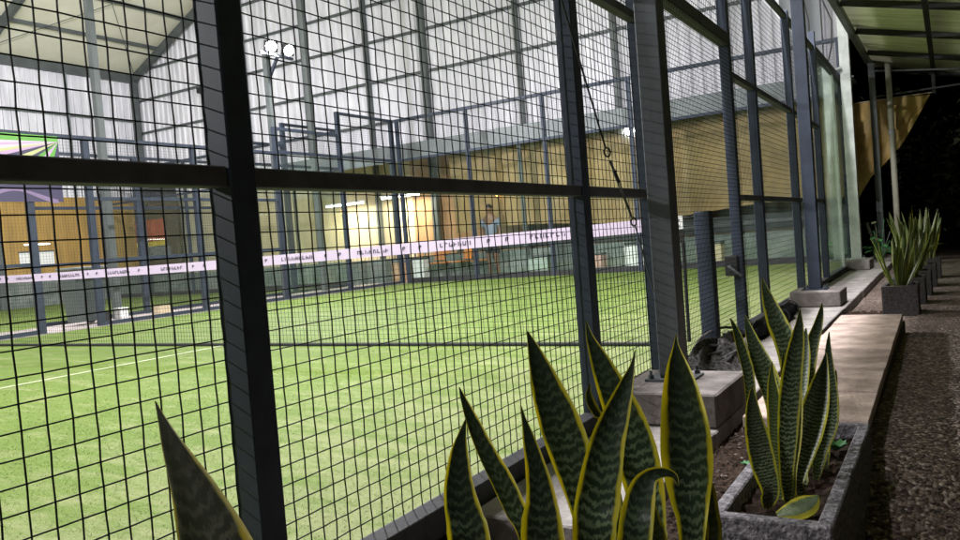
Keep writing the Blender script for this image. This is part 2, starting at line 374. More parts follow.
# ================================================================== THE SETTING
structure(MB().grid(lambda u, v: (-60+140*u, -40+120*v, -0.14), 4, 4), 'ground', GRAVEL)
def sstep(a, b, x):
    t = min(1, max(0, (x-a)/(b-a))); return t*t*(3-2*t)
def path_z(x, y):      # the walkway gravel is banked up along the ledge
    return -0.134 + 0.160*sstep(2.35, 2.95, y)*(1-sstep(5.7, 6.9, y)) + 0.006*math.sin(x*7+y*3)*math.sin(y*5-x*2)
structure(MB().grid(lambda u, v: (1.205+4.8*u*u, -1.0+11.0*v, path_z(1.205+4.8*u*u, -1.0+11.0*v)-0.03*max(0, (u-0.9)*10)), 40, 160), 'gravel_path', GRAVEL)
structure(MB().quad((-10.0,-4.6,0),(0.0,-4.6,0),(0.0,15.55,0),(-10.0,15.55,0)), 'court_turf', TURF)
structure(MB().quad((-22.0,-4.6,0),(-11.62,-4.6,0),(-11.62,15.55,0),(-22.0,15.55,0)), 'second_court_turf', TURF)
structure(MB().box(-11.62,-10.0,-8,17.3,-0.14,0.012), 'path_between_courts', PATHC)
structure(MB().box(-22.2,0.0,15.55,17.5,-0.14,-0.01), 'lounge_floor', PATHC)
lines = MB()
lines.quad((-4.93,YN-6.95,0.004),(-4.88,YN-6.95,0.004),(-4.88,YN+0.6,0.004),(-4.93,YN+0.6,0.004))
lines.quad((-9.95,YN-6.98,0.004),(-0.05,YN-6.98,0.004),(-0.05,YN-6.93,0.004),(-9.95,YN-6.93,0.004))
lines.quad((-9.95,YN+6.95,0.004),(-0.05,YN+6.95,0.004),(-0.05,YN+7.0,0.004),(-9.95,YN+7.0,0.004))
LINEM = mat('court_line', (0.50, 0.53, 0.40), 0.8, 0, 0, 30, col2=(0.24, 0.31, 0.12))
structure(lines, 'court_marking', LINEM)

# concrete kerb of separate paving pieces beside the fence
kb = MB(); y = 2.14
rk = random.Random(3)
while y < 19.0:
    l = 0.6
    kb.box(0.100, 0.603+rk.uniform(-.006,.006), y+0.004, y+l-0.004, -0.30, -0.05+rk.uniform(-.003,.003), 0, 0.006); y += l
structure(kb, 'kerb', CONC)
sl = MB(); rs = random.Random(5)
sl.grid(lambda u, v: (0.605+0.36*u, 0.2+8.2*v, -0.128+0.02*rs.random()), 26, 400)
structure(sl, 'soil_bed', SOIL)

rt = random.Random(77)
tf = MB()
for (xa, xb, ya, yb, dens, hh) in ((-1.6, -0.02, 0.15, 4.6, 9000, 0.013), (-3.2, -1.6, 0.4, 5.6, 5000, 0.014), (-5.6, -3.2, 0.8, 6.2, 2200, 0.015)):
    for _ in range(int((xb-xa)*(yb-ya)*dens)):
        x, y, a = rt.uniform(xa, xb), rt.uniform(ya, yb), rt.uniform(0, 2*PI)
        w_, h_ = 0.0011+0.0005*(xa < -1.7), 0.55*hh*rt.uniform(0.3, 1.2); lx, ly = rt.gauss(0, 0.011), rt.gauss(0, 0.011)
        c_, s_ = math.cos(a)*w_, math.sin(a)*w_
        n_ = len(tf.v); tf.v += [(x-c_, y-s_, 0.0), (x+c_, y+s_, 0.0), (x+lx, y+ly, h_)]; tf.f.append((n_, n_+1, n_+2)); tf.m.append(0)
tag(tf.build('turf_fibres', mat('turf_fibre', (0.19, 0.25, 0.05), 0.7, 0, 0, 3.0, col2=(0.12, 0.175, 0.025))), None, None, kind='stuff')
gs = MB()
for _ in range(9000):
    y = rt.uniform(1.3, 4.5) if rt.random() < 0.6 else rt.uniform(4.5, 10); x = rt.uniform(1.27, 1.5+0.28*y) if rt.random() < 0.95 else rt.uniform(0.62, 0.95)
    r = rt.uniform(0.004, 0.011)*(1.4 if rt.random() < 0.06 else 1); z = path_z(x, y)+0.002 if x > 1.2 else -0.112
    n_ = len(gs.v)
    for d in ((1,0,0),(-1,0,0),(0,1,0),(0,-1,0),(0,0,.7),(0,0,-.5)): gs.v.append((x+d[0]*r*rt.uniform(.6,1.2), y+d[1]*r*rt.uniform(.6,1.2), z+d[2]*r*rt.uniform(.6,1.2)))
    for f in ((0,2,4),(2,1,4),(1,3,4),(3,0,4),(2,0,5),(1,2,5),(3,1,5),(0,3,5)): gs.f.append(tuple(n_+i for i in f)); gs.m.append(0)
tag(gs.build('loose_gravel', mat('stone_chip', (0.24, 0.185, 0.16), 0.9, 0, 0, 60, col2=(0.05, 0.038, 0.034))), None, None, kind='stuff')

# ================================================================== NEAR FENCE
fence = thing('court_fence', 'dark steel court fence of square wire mesh with glass end panels, nearest the camera', 'fence', (0, 0, 0))
POSTS = [-0.80, 1.285, 3.345, 4.315, 6.43, 7.36, 9.36, 11.42]
W = 0.08
for y in POSTS + [15.42]:
    o = part(MB().box(0.0, W, y, y+W, -0.05, 3.14 if y < 11 else 3.3, 0, 0.004), 'post', POST, fence)
    plate = MB().box(-0.03, W+0.03, y-0.03, y+W+0.03, -0.05, -0.038)
    if y > 2: part(plate, 'base_plate', POST, fence)
def rails(y0, y1, zs):
    for z, h in zs:
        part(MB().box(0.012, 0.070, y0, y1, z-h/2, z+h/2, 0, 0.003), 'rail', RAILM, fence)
full = [(1.04, 0.048), (2.03, 0.048), (3.08, 0.048)]
bays = [(POSTS[i]+W, POSTS[i+1]) for i in range(7)]
for bi, (a, b) in enumerate(bays):
    if bi == 3:            # the gateway by the net: header and mesh above, open below
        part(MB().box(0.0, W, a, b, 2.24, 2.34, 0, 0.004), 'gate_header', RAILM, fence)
        part(MB().box(0.012, 0.070, a, b, 3.056, 3.104, 0, 0.003), 'rail', POST, fence)
        part(wire_panel((0.006, a, 0), (0, 1, 0), b-a, 2.34, 3.06, 0.05, 0.0019), 'mesh_panel', WIRE, fence)
        part(wire_panel((0.115, a+0.02, 0), (0, 1, 0), b-a-0.04, 0.03, 2.23, 0.03, 0.0016), 'gate_mesh', WIRE, fence)
        continue
    rails(a, b, full)
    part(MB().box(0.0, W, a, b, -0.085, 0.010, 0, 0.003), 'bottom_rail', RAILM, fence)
    near = bi < 3
    part(wire_panel((0.006, a-0.0, 0), (0, 1, 0), b-a, 0.0, 3.05, 0.0505, 0.0020 if near else 0.0018, wavy=near), 'mesh_panel', WIRE, fence)
# glass end panels (two) with a top rail, kerb rail and mesh above
for a, b in ((11.50, 13.46), (13.46, 15.42)):
    part(MB().box(0.030, 0.042, a+0.004, b-0.004, 0.02, 3.02), 'glass_panel', GLASSN, fence)
part(MB().box(0.0, W, 11.50, 15.42, 3.02, 3.12, 0, 0.003), 'rail', POST, fence)
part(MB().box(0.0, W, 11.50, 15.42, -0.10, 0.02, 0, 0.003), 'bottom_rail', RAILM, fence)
part(MB().box(0.02, 0.055, 13.445, 13.475, 0.02, 3.02), 'glass_clamp_strip', PALE, fence)
# net winch on the gateway post
wn = part(MB().box(-0.05, 0.05, 6.36, 6.428, 0.42, 0.58, 0, 0.006), 'net_winch', BLACK, fence)
subpart(MB().tube([(0.0, 6.36, 0.50), (0.0, 6.28, 0.50), (0.10, 6.27, 0.42)], 0.012, 6), 'crank_handle', GALV, wn)

# ================================================================== COLUMNS ON FOOTINGS
def column(x, y, m, label, h=6.4, w=0.15, flange=False):
    c = thing('steel_column', label, 'column', (x, y, 0.1), 'steel columns on concrete footings')
    part(MB().box(x, x+w, y, y+w, 0.112, h, 0, 0.004), 'shaft', m, c)
    part(MB().box(x-0.06, x+w+0.06, y-0.05, y+w+0.05, 0.1005, 0.112), 'base_plate', m, c)
    for sx in (x-0.035, x+w+0.035):
        for sy in (y-0.025, y+w+0.025):
            part(MB().tube([(sx, sy, 0.112), (sx, sy, 0.130)], 0.014, 6).tube([(sx, sy, 0.130), (sx, sy, 0.150)], 0.007, 6), 'anchor_bolt', GALV, c)
    return c
def footing(x0, x1, y0, y1, label):
    tag(MB().box(x0, x1, y0, y1, -0.050+0.002, 0.10, 0, 0.008).build('concrete_footing', CONCD), label, 'concrete block', 'concrete footings under the columns')
footing(0.095, 0.602, 3.40, 3.98, 'concrete block under the big grey column by the gateway')
footing(0.095, 0.560, 8.28, 8.84, 'concrete block under the dark column beside the second mesh bay')
footing(0.030, 0.400, 13.55, 14.30, 'small concrete block under the pale column by the glass')
column(0.256, 3.70, GALV, 'thick grey steel column bolted to a block, beside the gateway', w=0.112)
column(0.24, 8.53, POST, 'dark blue-grey column on a block just before the glass panels', w=0.118)
c3 = column(0.10, 14.05, PALE, 'pale whitish column holding the corner of the walkway roof', w=0.15)
part(MB().tube([(0.12, 14.0, 3.18), (-0.35, 13.6, 3.05)], 0.03, 8), 'bracket_pipe', PALE, c3)
# the same columns between the two courts
for y, lb in ((8.5, 'grey column between the courts beside the bin'), (13.9, 'grey column between the courts near the far floodlight pole')):
    c = thing('steel_column', lb, 'column', (-11.2, y, 0), 'steel columns on concrete footings')
    part(MB().box(-11.26, -11.14, y, y+0.12, 0.012, 12.4, 0, 0.004), 'shaft', GREYST, c)

# ================================================================== NET
net = thing('padel_net', 'black padel net with a pale lilac printed tape across the court', 'net', (0, YN, 0))
def ztop(x): return 0.92 - 0.045*(1-((x+5)/4.95)**2)
XL, XR = -9.95, -0.20
nm = MB()
n = 216
for i in range(n+1):
    x = XL + (XR-XL)*i/n; nm.tube([(x, YN, 0.02), (x, YN, ztop(x)-0.09)], 0.0015, 4, caps=False)
for k in range(18):
    f = k/18
    nm.tube([(XL+(XR-XL)*i/12, YN, 0.02+(ztop(XL+(XR-XL)*i/12)-0.11)*f) for i in range(13)], 0.0015, 4, caps=False)
part(nm, 'net_mesh', NETM, net)
part(MB().tube([(XL, YN, 0.014), (-5, YN, 0.016), (XR, YN, 0.014)], 0.016, 6), 'bottom_cord', NETM, net)
tp = MB().grid(lambda u, v: (XL+(XR-XL)*u, YN-0.006+0.0015*math.sin(u*60), ztop(XL+(XR-XL)*u)-0.092*v), 60, 1)
tp.grid(lambda u, v: (XL+(XR-XL)*u, YN+0.006+0.0015*math.sin(u*60), ztop(XL+(XR-XL)*u)-0.092*(1-v)), 60, 1)
tp.grid(lambda u, v: (XL+(XR-XL)*u, YN+(-0.006+0.012*v)+0.0015*math.sin(u*60), ztop(XL+(XR-XL)*u)), 60, 1)
# small dark print along the tape: pairs of emblems and short words, too small to read
pr = tp; rp = random.Random(11)
def stroke(x, z, w, h): 
    yy = YN-0.0065-0.0028
    pr.quad((x, yy, z), (x+w, yy, z), (x+w, yy, z+h), (x, yy, z+h), 1)
x = XL+0.12
while x < XR-1.1:
    for e in range(2):
        zc = ztop(x)-0.058
        stroke(x, zc, 0.012, 0.026); stroke(x+0.018, zc+0.012, 0.012, 0.018); stroke(x+0.006, zc+0.022, 0.02, 0.008); x += 0.17
    x += 0.05
    for g in range(rp.choice((7, 8, 9))):
        zc = ztop(x)-0.062; k = rp.random()
        stroke(x, zc, 0.010, 0.034)
        if k < 0.7: stroke(x+0.012, zc+rp.choice((0, 0.013, 0.025)), 0.016, 0.009)
        if k > 0.4: stroke(x+0.024, zc, 0.009, rp.choice((0.02, 0.034)))
        x += 0.045
    x += 0.14
part(tp, 'net_tape', [TAPE, INK], net)
part(MB().box(-0.20, -0.09, YN-0.008, YN+0.008, 0.825, 0.918), 'tape_end', WHITE, net)
em = MB()
for s in (-1, 1): em.bar((-0.175, YN-0.010, 0.872+s*0.026), (-0.115, YN-0.010, 0.872-s*0.026), 0.004, 0.014)
part(em, 'tape_emblem', mat('emblem_grey', (0.30, 0.29, 0.36), 0.6), net)
part(MB().box(-0.20, -0.09, YN-0.006, YN+0.006, 0.73, 0.824), 'edge_band', BLACK, net)
part(MB().tube([(-0.10, YN, 0.73), (-0.105, YN, 0.03)], 0.014, 6), 'edge_rod', BLACK, net)
part(MB().tube([(-0.09, YN, 0.90), (0.0, YN, 0.905)], 0.006, 6), 'tension_cord', BLACK, net)
for x, nme in ((0.0, 'net_post'), (-10.12, 'net_post')):
    part(MB().box(x, x+0.105, YN-0.05, YN+0.05, -0.05, 0.935, 0, 0.005), nme, POST, net)

# ================================================================== FAR FENCE, BACK WALL, SECOND COURT
def far_fence(x, label, group, wire):
    f = thing('court_fence', label, 'fence', (x, 0, 0), group)
    ys = [-0.80, 1.285, 3.345, 4.315, 6.50, 7.45, 9.50, 11.55, 13.50, 15.45]
    for i, y in enumerate(ys):
        top = 3.0 if i < 7 else (3.5 if i == 7 else 4.0)
        part(MB().box(x-0.08, x, y, y+0.10, 0, top), 'post', POST, f)
    for i in range(len(ys)-1):
        a, b = ys[i]+0.1, ys[i+1]
        if i == 4:
            part(MB().box(x-0.08, x, a, b, 2.24, 2.34), 'gate_header', POST, f)
            part(MB().box(x-0.07, x-0.01, a, b, 2.95, 3.0), 'rail', POST, f)
            part(wire_panel((x-0.04, a, 0), (0, 1, 0), b-a, 2.34, 2.95, 0.05, 0.0017), 'mesh_panel', wire, f); continue
        if i >= 7:
            t = 3.5 if i == 7 else 4.0
            part(MB().box(x-0.046, x-0.034, a, b, 0.08, 2.96), 'glass_panel', GLASS, f)
            part(wire_panel((x-0.04, a, 0), (0, 1, 0), b-a, 3.0, t, 0.05, 0.0017), 'mesh_panel', wire, f)
            for z in (3.0, t-0.03): part(MB().box(x-0.07, x-0.01, a, b, z-0.03, z+0.03), 'rail', POST, f)
        else:
            for z in (1.04, 2.02, 2.975): part(MB().box(x-0.07, x-0.01, a, b, z-0.025, z+0.025), 'rail', POST, f)
            part(wire_panel((x-0.04, a, 0), (0, 1, 0), b-a, 0.05, 2.95, 0.05, 0.0017), 'mesh_panel', wire, f)
        part(MB().box(x-0.08, x, a, b, 0.0, 0.07), 'bottom_rail', POST, f)
    return f
far_fence(-10.02, 'far side fence of the near court with the banner hanging on it', 'side fences across the court', WIREF)
far_fence(-11.70, 'second court fence standing beyond the concrete path between the courts', 'side fences across the court', WIREF)
def back_wall(x0, x1, label):
    f = thing('glass_back_wall', label, 'glass wall', (x0, 15.6, 0), 'glass walls at the court ends')
    k = 5; st = (x1-x0)/k
    for i in range(k+1):
        x = x0+st*i; part(MB().box(x-0.04, x+0.04, 15.56, 15.64, 0, 4.0), 'post', POST, f)
    for i in range(k):
        a, b = x0+st*i+0.04, x0+st*(i+1)-0.04
        part(MB().box(a, b, 15.594, 15.606, 0.12, 2.97), 'glass_panel', GLASS, f)
        part(wire_panel((a, 15.60, 0), (1, 0, 0), b-a, 3.03, 3.95, 0.05, 0.0017), 'mesh_panel', WIREF, f)
        for z in (3.0, 3.97): part(MB().box(a, b, 15.57, 15.63, z-0.03, z+0.03), 'rail', POST, f)
        part(MB().box(a, b, 15.57, 15.63, 0.0, 0.12), 'bottom_rail', DARKP, f)
    return f
back_wall(-9.94, -0.06, 'glass back wall at the end of the near court')
back_wall(-21.9, -11.8, 'glass back wall at the end of the second court beyond the path')

# banner hanging on the far fence
bn = MB(); by0, by1, bz0, bz1 = 4.75, 7.03, 2.36, 2.95; bx = -9.985
ap = (by1, bz1-0.08)
edge = [(by0+(6.05-by0)*0, bz1)]
per = [(6.10, bz1), (by0, bz1), (by0, 2.80), (by0, 2.70), (by0, 2.60), (by0, 2.48), (by0, bz0), (5.3, bz0), (5.75, bz0), (6.1, bz0), (6.3, bz0), (6.5, bz0), (6.68, bz0), (6.85, bz0), (by1, bz0)]
cols = [0, 0, 1, 2, 1, 3, 2, 4, 3, 4, 0, 2, 0, 4]
bn.poly([(bx, ap[0], ap[1]), (bx, by1, bz1), (bx, per[0][0], bz1)], 0)
for i in range(len(per)-1):
    bn.poly([(bx, ap[0], ap[1]), (bx, per[i][0], per[i][1]), (bx, per[i+1][0], per[i+1][1])], cols[i])
BG, BW, BP, BY, BV = (mat('banner_green', (0.11, 0.33, 0.05), 0.5), mat('banner_white', (0.50, 0.46, 0.54), 0.5), mat('banner_pink', (0.45, 0.30, 0.48), 0.5),
                      mat('banner_yellow', (0.45, 0.46, 0.22), 0.5), mat('banner_violet', (0.045, 0.038, 0.09), 0.5))
b_root = thing('banner', 'printed banner in green, white and violet rays hung on the far fence', 'banner', (bx, by1, bz0))
part(bn, 'print_sheet', [BG, BW, BP, BY, BV], b_root)
part(MB().box(bx-0.014, bx-0.008, by0, by1, 1.96, bz1), 'backing_sheet', BV, b_root)
wv = MB().grid(lambda u, v: (bx-0.003, by0+2.2*u, 2.03+0.09*math.sin(u*11)+(0.05-0.02*math.cos(u*17))*v), 40, 1)
part(wv, 'printed_swirl', mat('banner_mauve', (0.20, 0.14, 0.26), 0.5), b_root)

# wheelie bin between the courts
bnr = thing('wheelie_bin', 'grey wheelie bin standing on the path between the courts', 'bin', (-10.9, 7.75, 0.012))
bb = MB(); x0, x1, y0, y1 = -11.08, -10.62, 7.48, 8.02
A = [(x0+.06, y0+.05, 0.07), (x1-.06, y0+.05, 0.07), (x1-.06, y1-.05, 0.07), (x0+.06, y1-.05, 0.07)]
B = [(x0, y0, 0.92), (x1, y0, 0.92), (x1, y1, 0.92), (x0, y1, 0.92)]
bb.poly(A[::-1]); bb.poly(B)
for i in range(4): bb.quad(A[i], A[(i+1) % 4], B[(i+1) % 4], B[i])
part(bb, 'bin_body', BINM, bnr)
part(MB().box(x0-.03, x1+.03, y0-.03, y1+.03, 0.925, 0.965, 0, 0.01), 'lid', mat('bin_lid', (0.12, 0.14, 0.14), 0.4), bnr)
for xx in (x0+.02, x1-.02): part(MB().tube([(xx-.025, y1-.05, 0.11), (xx+.025, y1-.05, 0.11)], 0.098, 14), 'wheel', BLACK, bnr)
for i, (y, m, s, h) in enumerate(((8.30, WHITE, .16, .20), (9.05, BEIGE, .22, .16))):
    t_ = thing('cardboard_box', ('small white box on the path just past the bin', 'low beige box on the path farther past the bin')[i], 'box', (-10.8, y, 0.012))
    part(MB().box(-10.9, -10.9+s, y, y+s, 0.0125, h, 0, 0.004), 'box_body', m, t_)
    part(MB().box(-10.905, -10.895+s, y-.005, y+s+.005, h, h+.02), 'lid', m, t_)

# ================================================================== THE HALL
hall = thing('sports_hall', 'big steel shed clad in pale ribbed metal over the courts', 'building', (-11.1, YE, 0))
XC, EV, RG, XM = -22.2, 7.5, 12.6, -11.1
def roofz(x): return EV + (RG-EV)*(1-abs(x-XM)/(XM-XC))
cl = MB()
def rib(t):   # trapezoid rib profile: depth at distance t
    t = t % 0.25
    return 0.0 if t < 0.11 else (0.045 if 0.14 <= t < 0.22 else (0.045*(t-0.11)/0.03 if t < 0.14 else 0.045*(0.25-t)/0.03))
xs = []; x = XC
while x < -0.3:
    xs += [x, x+0.11, x+0.14, x+0.22]; x += 0.25
for i in range(len(xs)-1):
    a, b = xs[i], xs[i+1]
    ya, yb = YE+0.03-rib(a-XC+1e-6), YE+0.03-rib(b-XC+1e-6)
    cl.quad((a, ya, 3.3), (b, yb, 3.3), (b, yb, roofz(min(b, 0.0))), (a, ya, roofz(min(a, 0.0))))
part(cl, 'end_cladding', WALLW, hall)
cs = MB(); y = -8.0; ys = []
while y < YE: ys += [y, y+0.11, y+0.14, y+0.22]; y += 0.25
for i in range(len(ys)-1):
    a, b = ys[i], min(ys[i+1], YE)
    cs.quad((XC-0.03+rib(a+8+1e-6), b, 3.3), (XC-0.03+rib(a+8+1e-6), a, 3.3), (XC-0.03+rib(a+8+1e-6), a, EV), (XC-0.03+rib(b+8+1e-6), b, EV))
part(cs, 'side_cladding', WALLW, hall)
rf = MB()
rf.box(XC-0.1, XC-0.1, 0, 0, 0, 0)
rf = MB()
for xa, xb in ((XC-0.3, XM), (XM, 0.4)):
    rf.quad((xa, -8, roofz(xa)), (xb, -8, roofz(xb)), (xb, YE+0.2, roofz(xb)), (xa, YE+0.2, roofz(xa)))
    rf.quad((xa, -8, roofz(xa)+0.04), (xa, YE+0.2, roofz(xa)+0.04), (xb, YE+0.2, roofz(xb)+0.04), (xb, -8, roofz(xb)+0.04))
part(rf, 'roof_sheet', ROOFC, hall)
for k in range(1, 16):
    x = XC+0.02+1.45*k if k < 8 else XM+0.55+1.45*(k-8)
    if x > 0.2: break
    part(MB().box(x-0.03, x+0.03, -8, YE, roofz(x)-0.11, roofz(x)-0.004), 'purlin', GREYST, hall)
for y in (17.28, 12.3, 7.0, 1.8):
    for xa, xb in ((XC+0.1, XM), (XM, 0.3)):
        part(MB().bar((xa, y, roofz(xa)-0.24), (xb, y, roofz(xb)-0.24), 0.12, 0.24), 'rafter', GREYST, hall)
    part(MB().box(XC+0.02, XC+0.20, y-0.09, y+0.09, 0.0, EV-0.2), 'wall_column', GREYST, hall)
for i, (ya, yb) in enumerate(((17.2, 12.3), (12.3, 7.0), (7.0, 1.8))):     # thin bracing rods under the roof
    for (xa, xb) in ((XC+0.3, XC+5.6), (XC+5.6, XC+0.3)):
        part(MB().tube([(xa, ya, roofz(xa)-0.16), (xb, yb, roofz(xb)-0.16)], 0.012, 5), 'bracing_rod', GREYST, hall)
for x, w in ((-16.9, 0.10), (-14.4, 0.09), (-12.1, 0.10), (-10.2, 0.16), (-7.4, 0.09), (-4.9, 0.10), (-2.4, 0.09)):
    part(MB().box(x-w/2, x+w/2, YE-0.18, YE-0.02, 0, roofz(x)-0.3), 'wall_column', GREYST, hall)
for z in (4.35, 5.5, 6.6, 7.6, 8.7, 9.8):
    lo = XC+0.05; hi = 0.2
    if z > EV: lo = XC + (z-EV)/(RG-EV)*(XM-XC)+0.2; hi = -lo+2*XM
    part(MB().box(lo, hi, YE-0.07, YE-0.012, z-0.035, z+0.035), 'girt', GREYST, hall)
for z in (4.5, 5.9):
    part(MB().box(XC+0.012, XC+0.07, -8, YE-0.2, z-0.035, z+0.035), 'girt', GREYST, hall)
part(MB().box(XC+0.012, XC+0.12, -8, YE-0.2, EV-0.30, EV-0.02), 'eave_beam', GREYST, hall)
part(MB().tube([(XC+0.12, 14.85, EV-0.3), (XC+0.12, 14.85, 3.3)], 0.05, 8), 'downpipe', FASCIA, hall)
# lower walls, in the colours of each stretch
def wallbox(x0, x1, z0, z1, m, y0=YE-0.004, nm='lower_wall'):
    part(MB().box(x0, x1, y0, y0+0.10, z0, z1), nm, m, hall)
wallbox(XC, -16.9, -0.1, 3.3, CREAM); wallbox(-16.9, -11.0, -0.1, 3.3, BEIGE); wallbox(-11.0, -8.4, -0.1, 3.3, ORANGE); wallbox(-8.4, -0.05, -0.1, 3.3, BEIGE)
part(MB().box(XC-0.10, XC, -8, YE, 0.75, 3.3), 'lower_wall', OCHRE, hall)
part(MB().box(XC-0.10, XC+0.02, -8, YE, -0.1, 0.75), 'plinth', TEAL, hall)
# lean-to awning along the end wall
aw = MB().bar((-14.2, 16.75, 3.42), (0.05, 16.75, 3.42), 1.35, 0.05)
part(aw, 'awning_roof', FASCIA, hall)
part(MB().box(-14.2, 0.05, 16.02, 16.07, 3.04, 3.46), 'awning_fascia', FASCIA, hall)
for x in (-14.0, -10.6, -6.9, -3.4): part(MB().box(x-0.04, x+0.04, 16.08, 16.16, 0, 3.4), 'awning_post', GREYST, hall)

# tan tarpaulin curtain under the awning, and its loose end outside
def tarp_sheet(p0, p1, ztop, zbot, nu, nv, amp, fold=14):
    a, b = Vector(p0), Vector(p1); t = (b-a); nrm = Vector((-t.y, t.x, 0)).normalized()
    def f(u, v):
        p = a+t*u; zt, zb = ztop(u), zbot(u)
        w = amp*(0.3+0.7*v)*(math.sin(u*fold*2.1+1.2*math.sin(v*2))+0.5*math.sin(u*fold*5.3+v*1.7))
        return (p.x+nrm.x*w, p.y+nrm.y*w, zt+(zb-zt)*v)
    return f
cur = thing('tarp_curtain', 'long tan tarpaulin curtain hanging along the end wall under the awning', 'tarpaulin', (-4, 16.3, 3))
part(MB().grid(tarp_sheet((-9.0, 16.35, 0), (0.05, 16.35, 0), lambda u: 3.38, lambda u: 1.12+0.08*math.sin(u*9), 1, 1, 0.07, 10), 160, 16), 'tarp_sheet', TARP, cur, True)
part(MB().tube([(-9.05, 16.35, 3.39), (0.1, 16.35, 3.39)], 0.025, 6), 'curtain_rail', GREYST, cur)
lt = thing('loose_tarp', 'loose yellow tarpaulin drooping from the end beam of the walkway roof', 'tarpaulin', (0.6, 17.36, 3.0))
def ltf(u, v):
    top = Vector((-0.12+1.42*u, 17.36, 3.00+0.02*math.sin(u*5)))
    K = ((0, .90), (.10, 1.22), (.23, 1.52), (.44, 1.80), (.64, 2.12), (.81, 2.52), (1.0, 2.98))
    for (ua, za), (ub, zb2) in zip(K, K[1:]):
        if u <= ub+1e-9: zb = za+(zb2-za)*(u-ua)/(ub-ua); break
    z = top.z+(zb-top.z)*v
    w = 0.06*math.sin(v*9*(1.3-u)+u*5)*(0.15+v*v)+0.035*math.sin(u*15+v*4)+0.02*math.sin((u+v*0.7)*31)*v
    return (top.x, top.y+w, z)
part(MB().grid(ltf, 40, 30), 'tarp_sheet', mat('yellow_tarp', (0.80, 0.56, 0.21), 0.5, 0, 0, 2, 0.5, 10, col2=(0.50, 0.33, 0.11)), lt, True)
part(MB().tube([(-0.12, 17.35, 3.01), (1.32, 17.35, 3.01)], 0.012, 6), 'hem_rope', BEIGE, lt)

# ------------------------------------------------------------------ lounge at the end of the hall
lw = thing('low_partition', 'low grey-green partition with a dark cap behind the glass back wall', 'partition', (-10, 16.1, 0))
part(MB().box(-20.5, 0.0, 16.18, 16.24, -0.01, 0.62), 'panel', TEAL, lw)
part(MB().box(-8.8, 0.0, 16.16, 16.26, 0.66, 0.98), 'cap', DARKP, lw)
# tall kiosk with a red and yellow band in the far corner
kx, ky = -20.9, 16.55
kk = thing('kiosk', 'tall dark kiosk with a red and yellow band in the far corner', 'kiosk', (kx, ky, 0))
part(MB().box(kx-0.75, kx+0.75, ky, ky+0.55, 0, 3.5, 0, 0.01), 'cabinet', DARKP, kk)
part(MB().box(kx-0.76, kx+0.76, ky-0.02, ky-0.001, 1.75, 2.45), 'sign_band', mat('sign_red', (0.40, 0.05, 0.03), 0.5), kk)
part(MB().box(kx-0.76, kx+0.76, ky-0.02, ky-0.001, 1.58, 1.74), 'sign_stripe', mat('sign_yellow', (0.62, 0.48, 0.05), 0.5), kk)
for i in range(3):
    wx = kx-0.62+0.45*i
    w_ = part(MB().box(wx, wx+0.36, ky-0.018, ky-0.001, 2.95, 3.35), 'window', mat('dark_window', (0.02, 0.025, 0.05), 0.15), kk)
part(MB().box(kx-0.70, kx+0.70, ky-0.05, ky-0.001, 0.75, 0.95), 'shelf', GREYST, kk)
sg = thing('wall_sign', 'small white sign board on the ochre far wall', 'sign', (XC+0.03, 13.3, 1.6))
part(MB().box(XC+0.022, XC+0.04, 12.95, 14.0, 1.20, 1.62), 'board', WHITE, sg)
part(MB().box(XC+0.03, XC+0.05, 12.93, 14.02, 1.62, 1.66), 'frame', GREYST, sg)
sg2 = thing('light_strip', 'short white light strip fixed above the sign board on the ochre wall', 'light strip', (XC+0.03, 13.3, 1.9))
part(MB().box(XC+0.022, XC+0.06, 13.1, 13.9, 1.84, 1.88), 'housing', WHITE, sg2)
part(MB().box(XC+0.061, XC+0.075, 13.12, 13.88, 1.845, 1.875), 'diffuser', TUBE, sg2)
# tube lamps and one warm wall lamp of the lounge
for i, (xa, xb, z, y) in enumerate(((-13.6, -12.2, 2.20, 16.9), (-11.7, -10.4, 2.25, 17.0))):
    tl = thing('tube_lamp', ('long white tube lamp glowing over the lounge, farther from the person', 'long white tube lamp glowing over the lounge, nearer the person')[i], 'lamp', (xa, y, z), 'tube lamps over the lounge')
    part(MB().box(xa, xb, y-0.05, y+0.05, z+0.03, z+0.07), 'housing', WHITE, tl)
    part(MB().tube([(xa+.03, y, z), (xb-.03, y, z)], 0.028, 8), 'tube', TUBE, tl)
    ld = bpy.data.lights.new('tube_light', 'AREA'); ld.shape = 'RECTANGLE'; ld.size = xb-xa; ld.size_y = 0.08; ld.energy = P_TUBE; ld.color = (1.0, 0.90, 0.70)
    lo = bpy.data.objects.new('tube_light', ld); COL.objects.link(lo); lo.location = ((xa+xb)/2, y, z-0.035); lo.parent = tl; lo.matrix_parent_inverse = Matrix.Translation(-Vector(tl.location))
wl = thing('wall_lamp', 'small warm orange wall lamp glowing above the standing person', 'lamp', (-7.65, 16.33, 1.9))
part(MB().box(-7.72, -7.58, 16.24, 16.30, 2.02, 2.06), 'bracket', DARKP, wl)
part(MB().tube([(-7.65, 16.24, 2.02), (-7.65, 16.24, 1.99), (-7.65, 16.24, 1.93), (-7.65, 16.24, 1.91)], [0.015, 0.033, 0.033, 0.012], 10), 'bulb', BULB, wl, True)

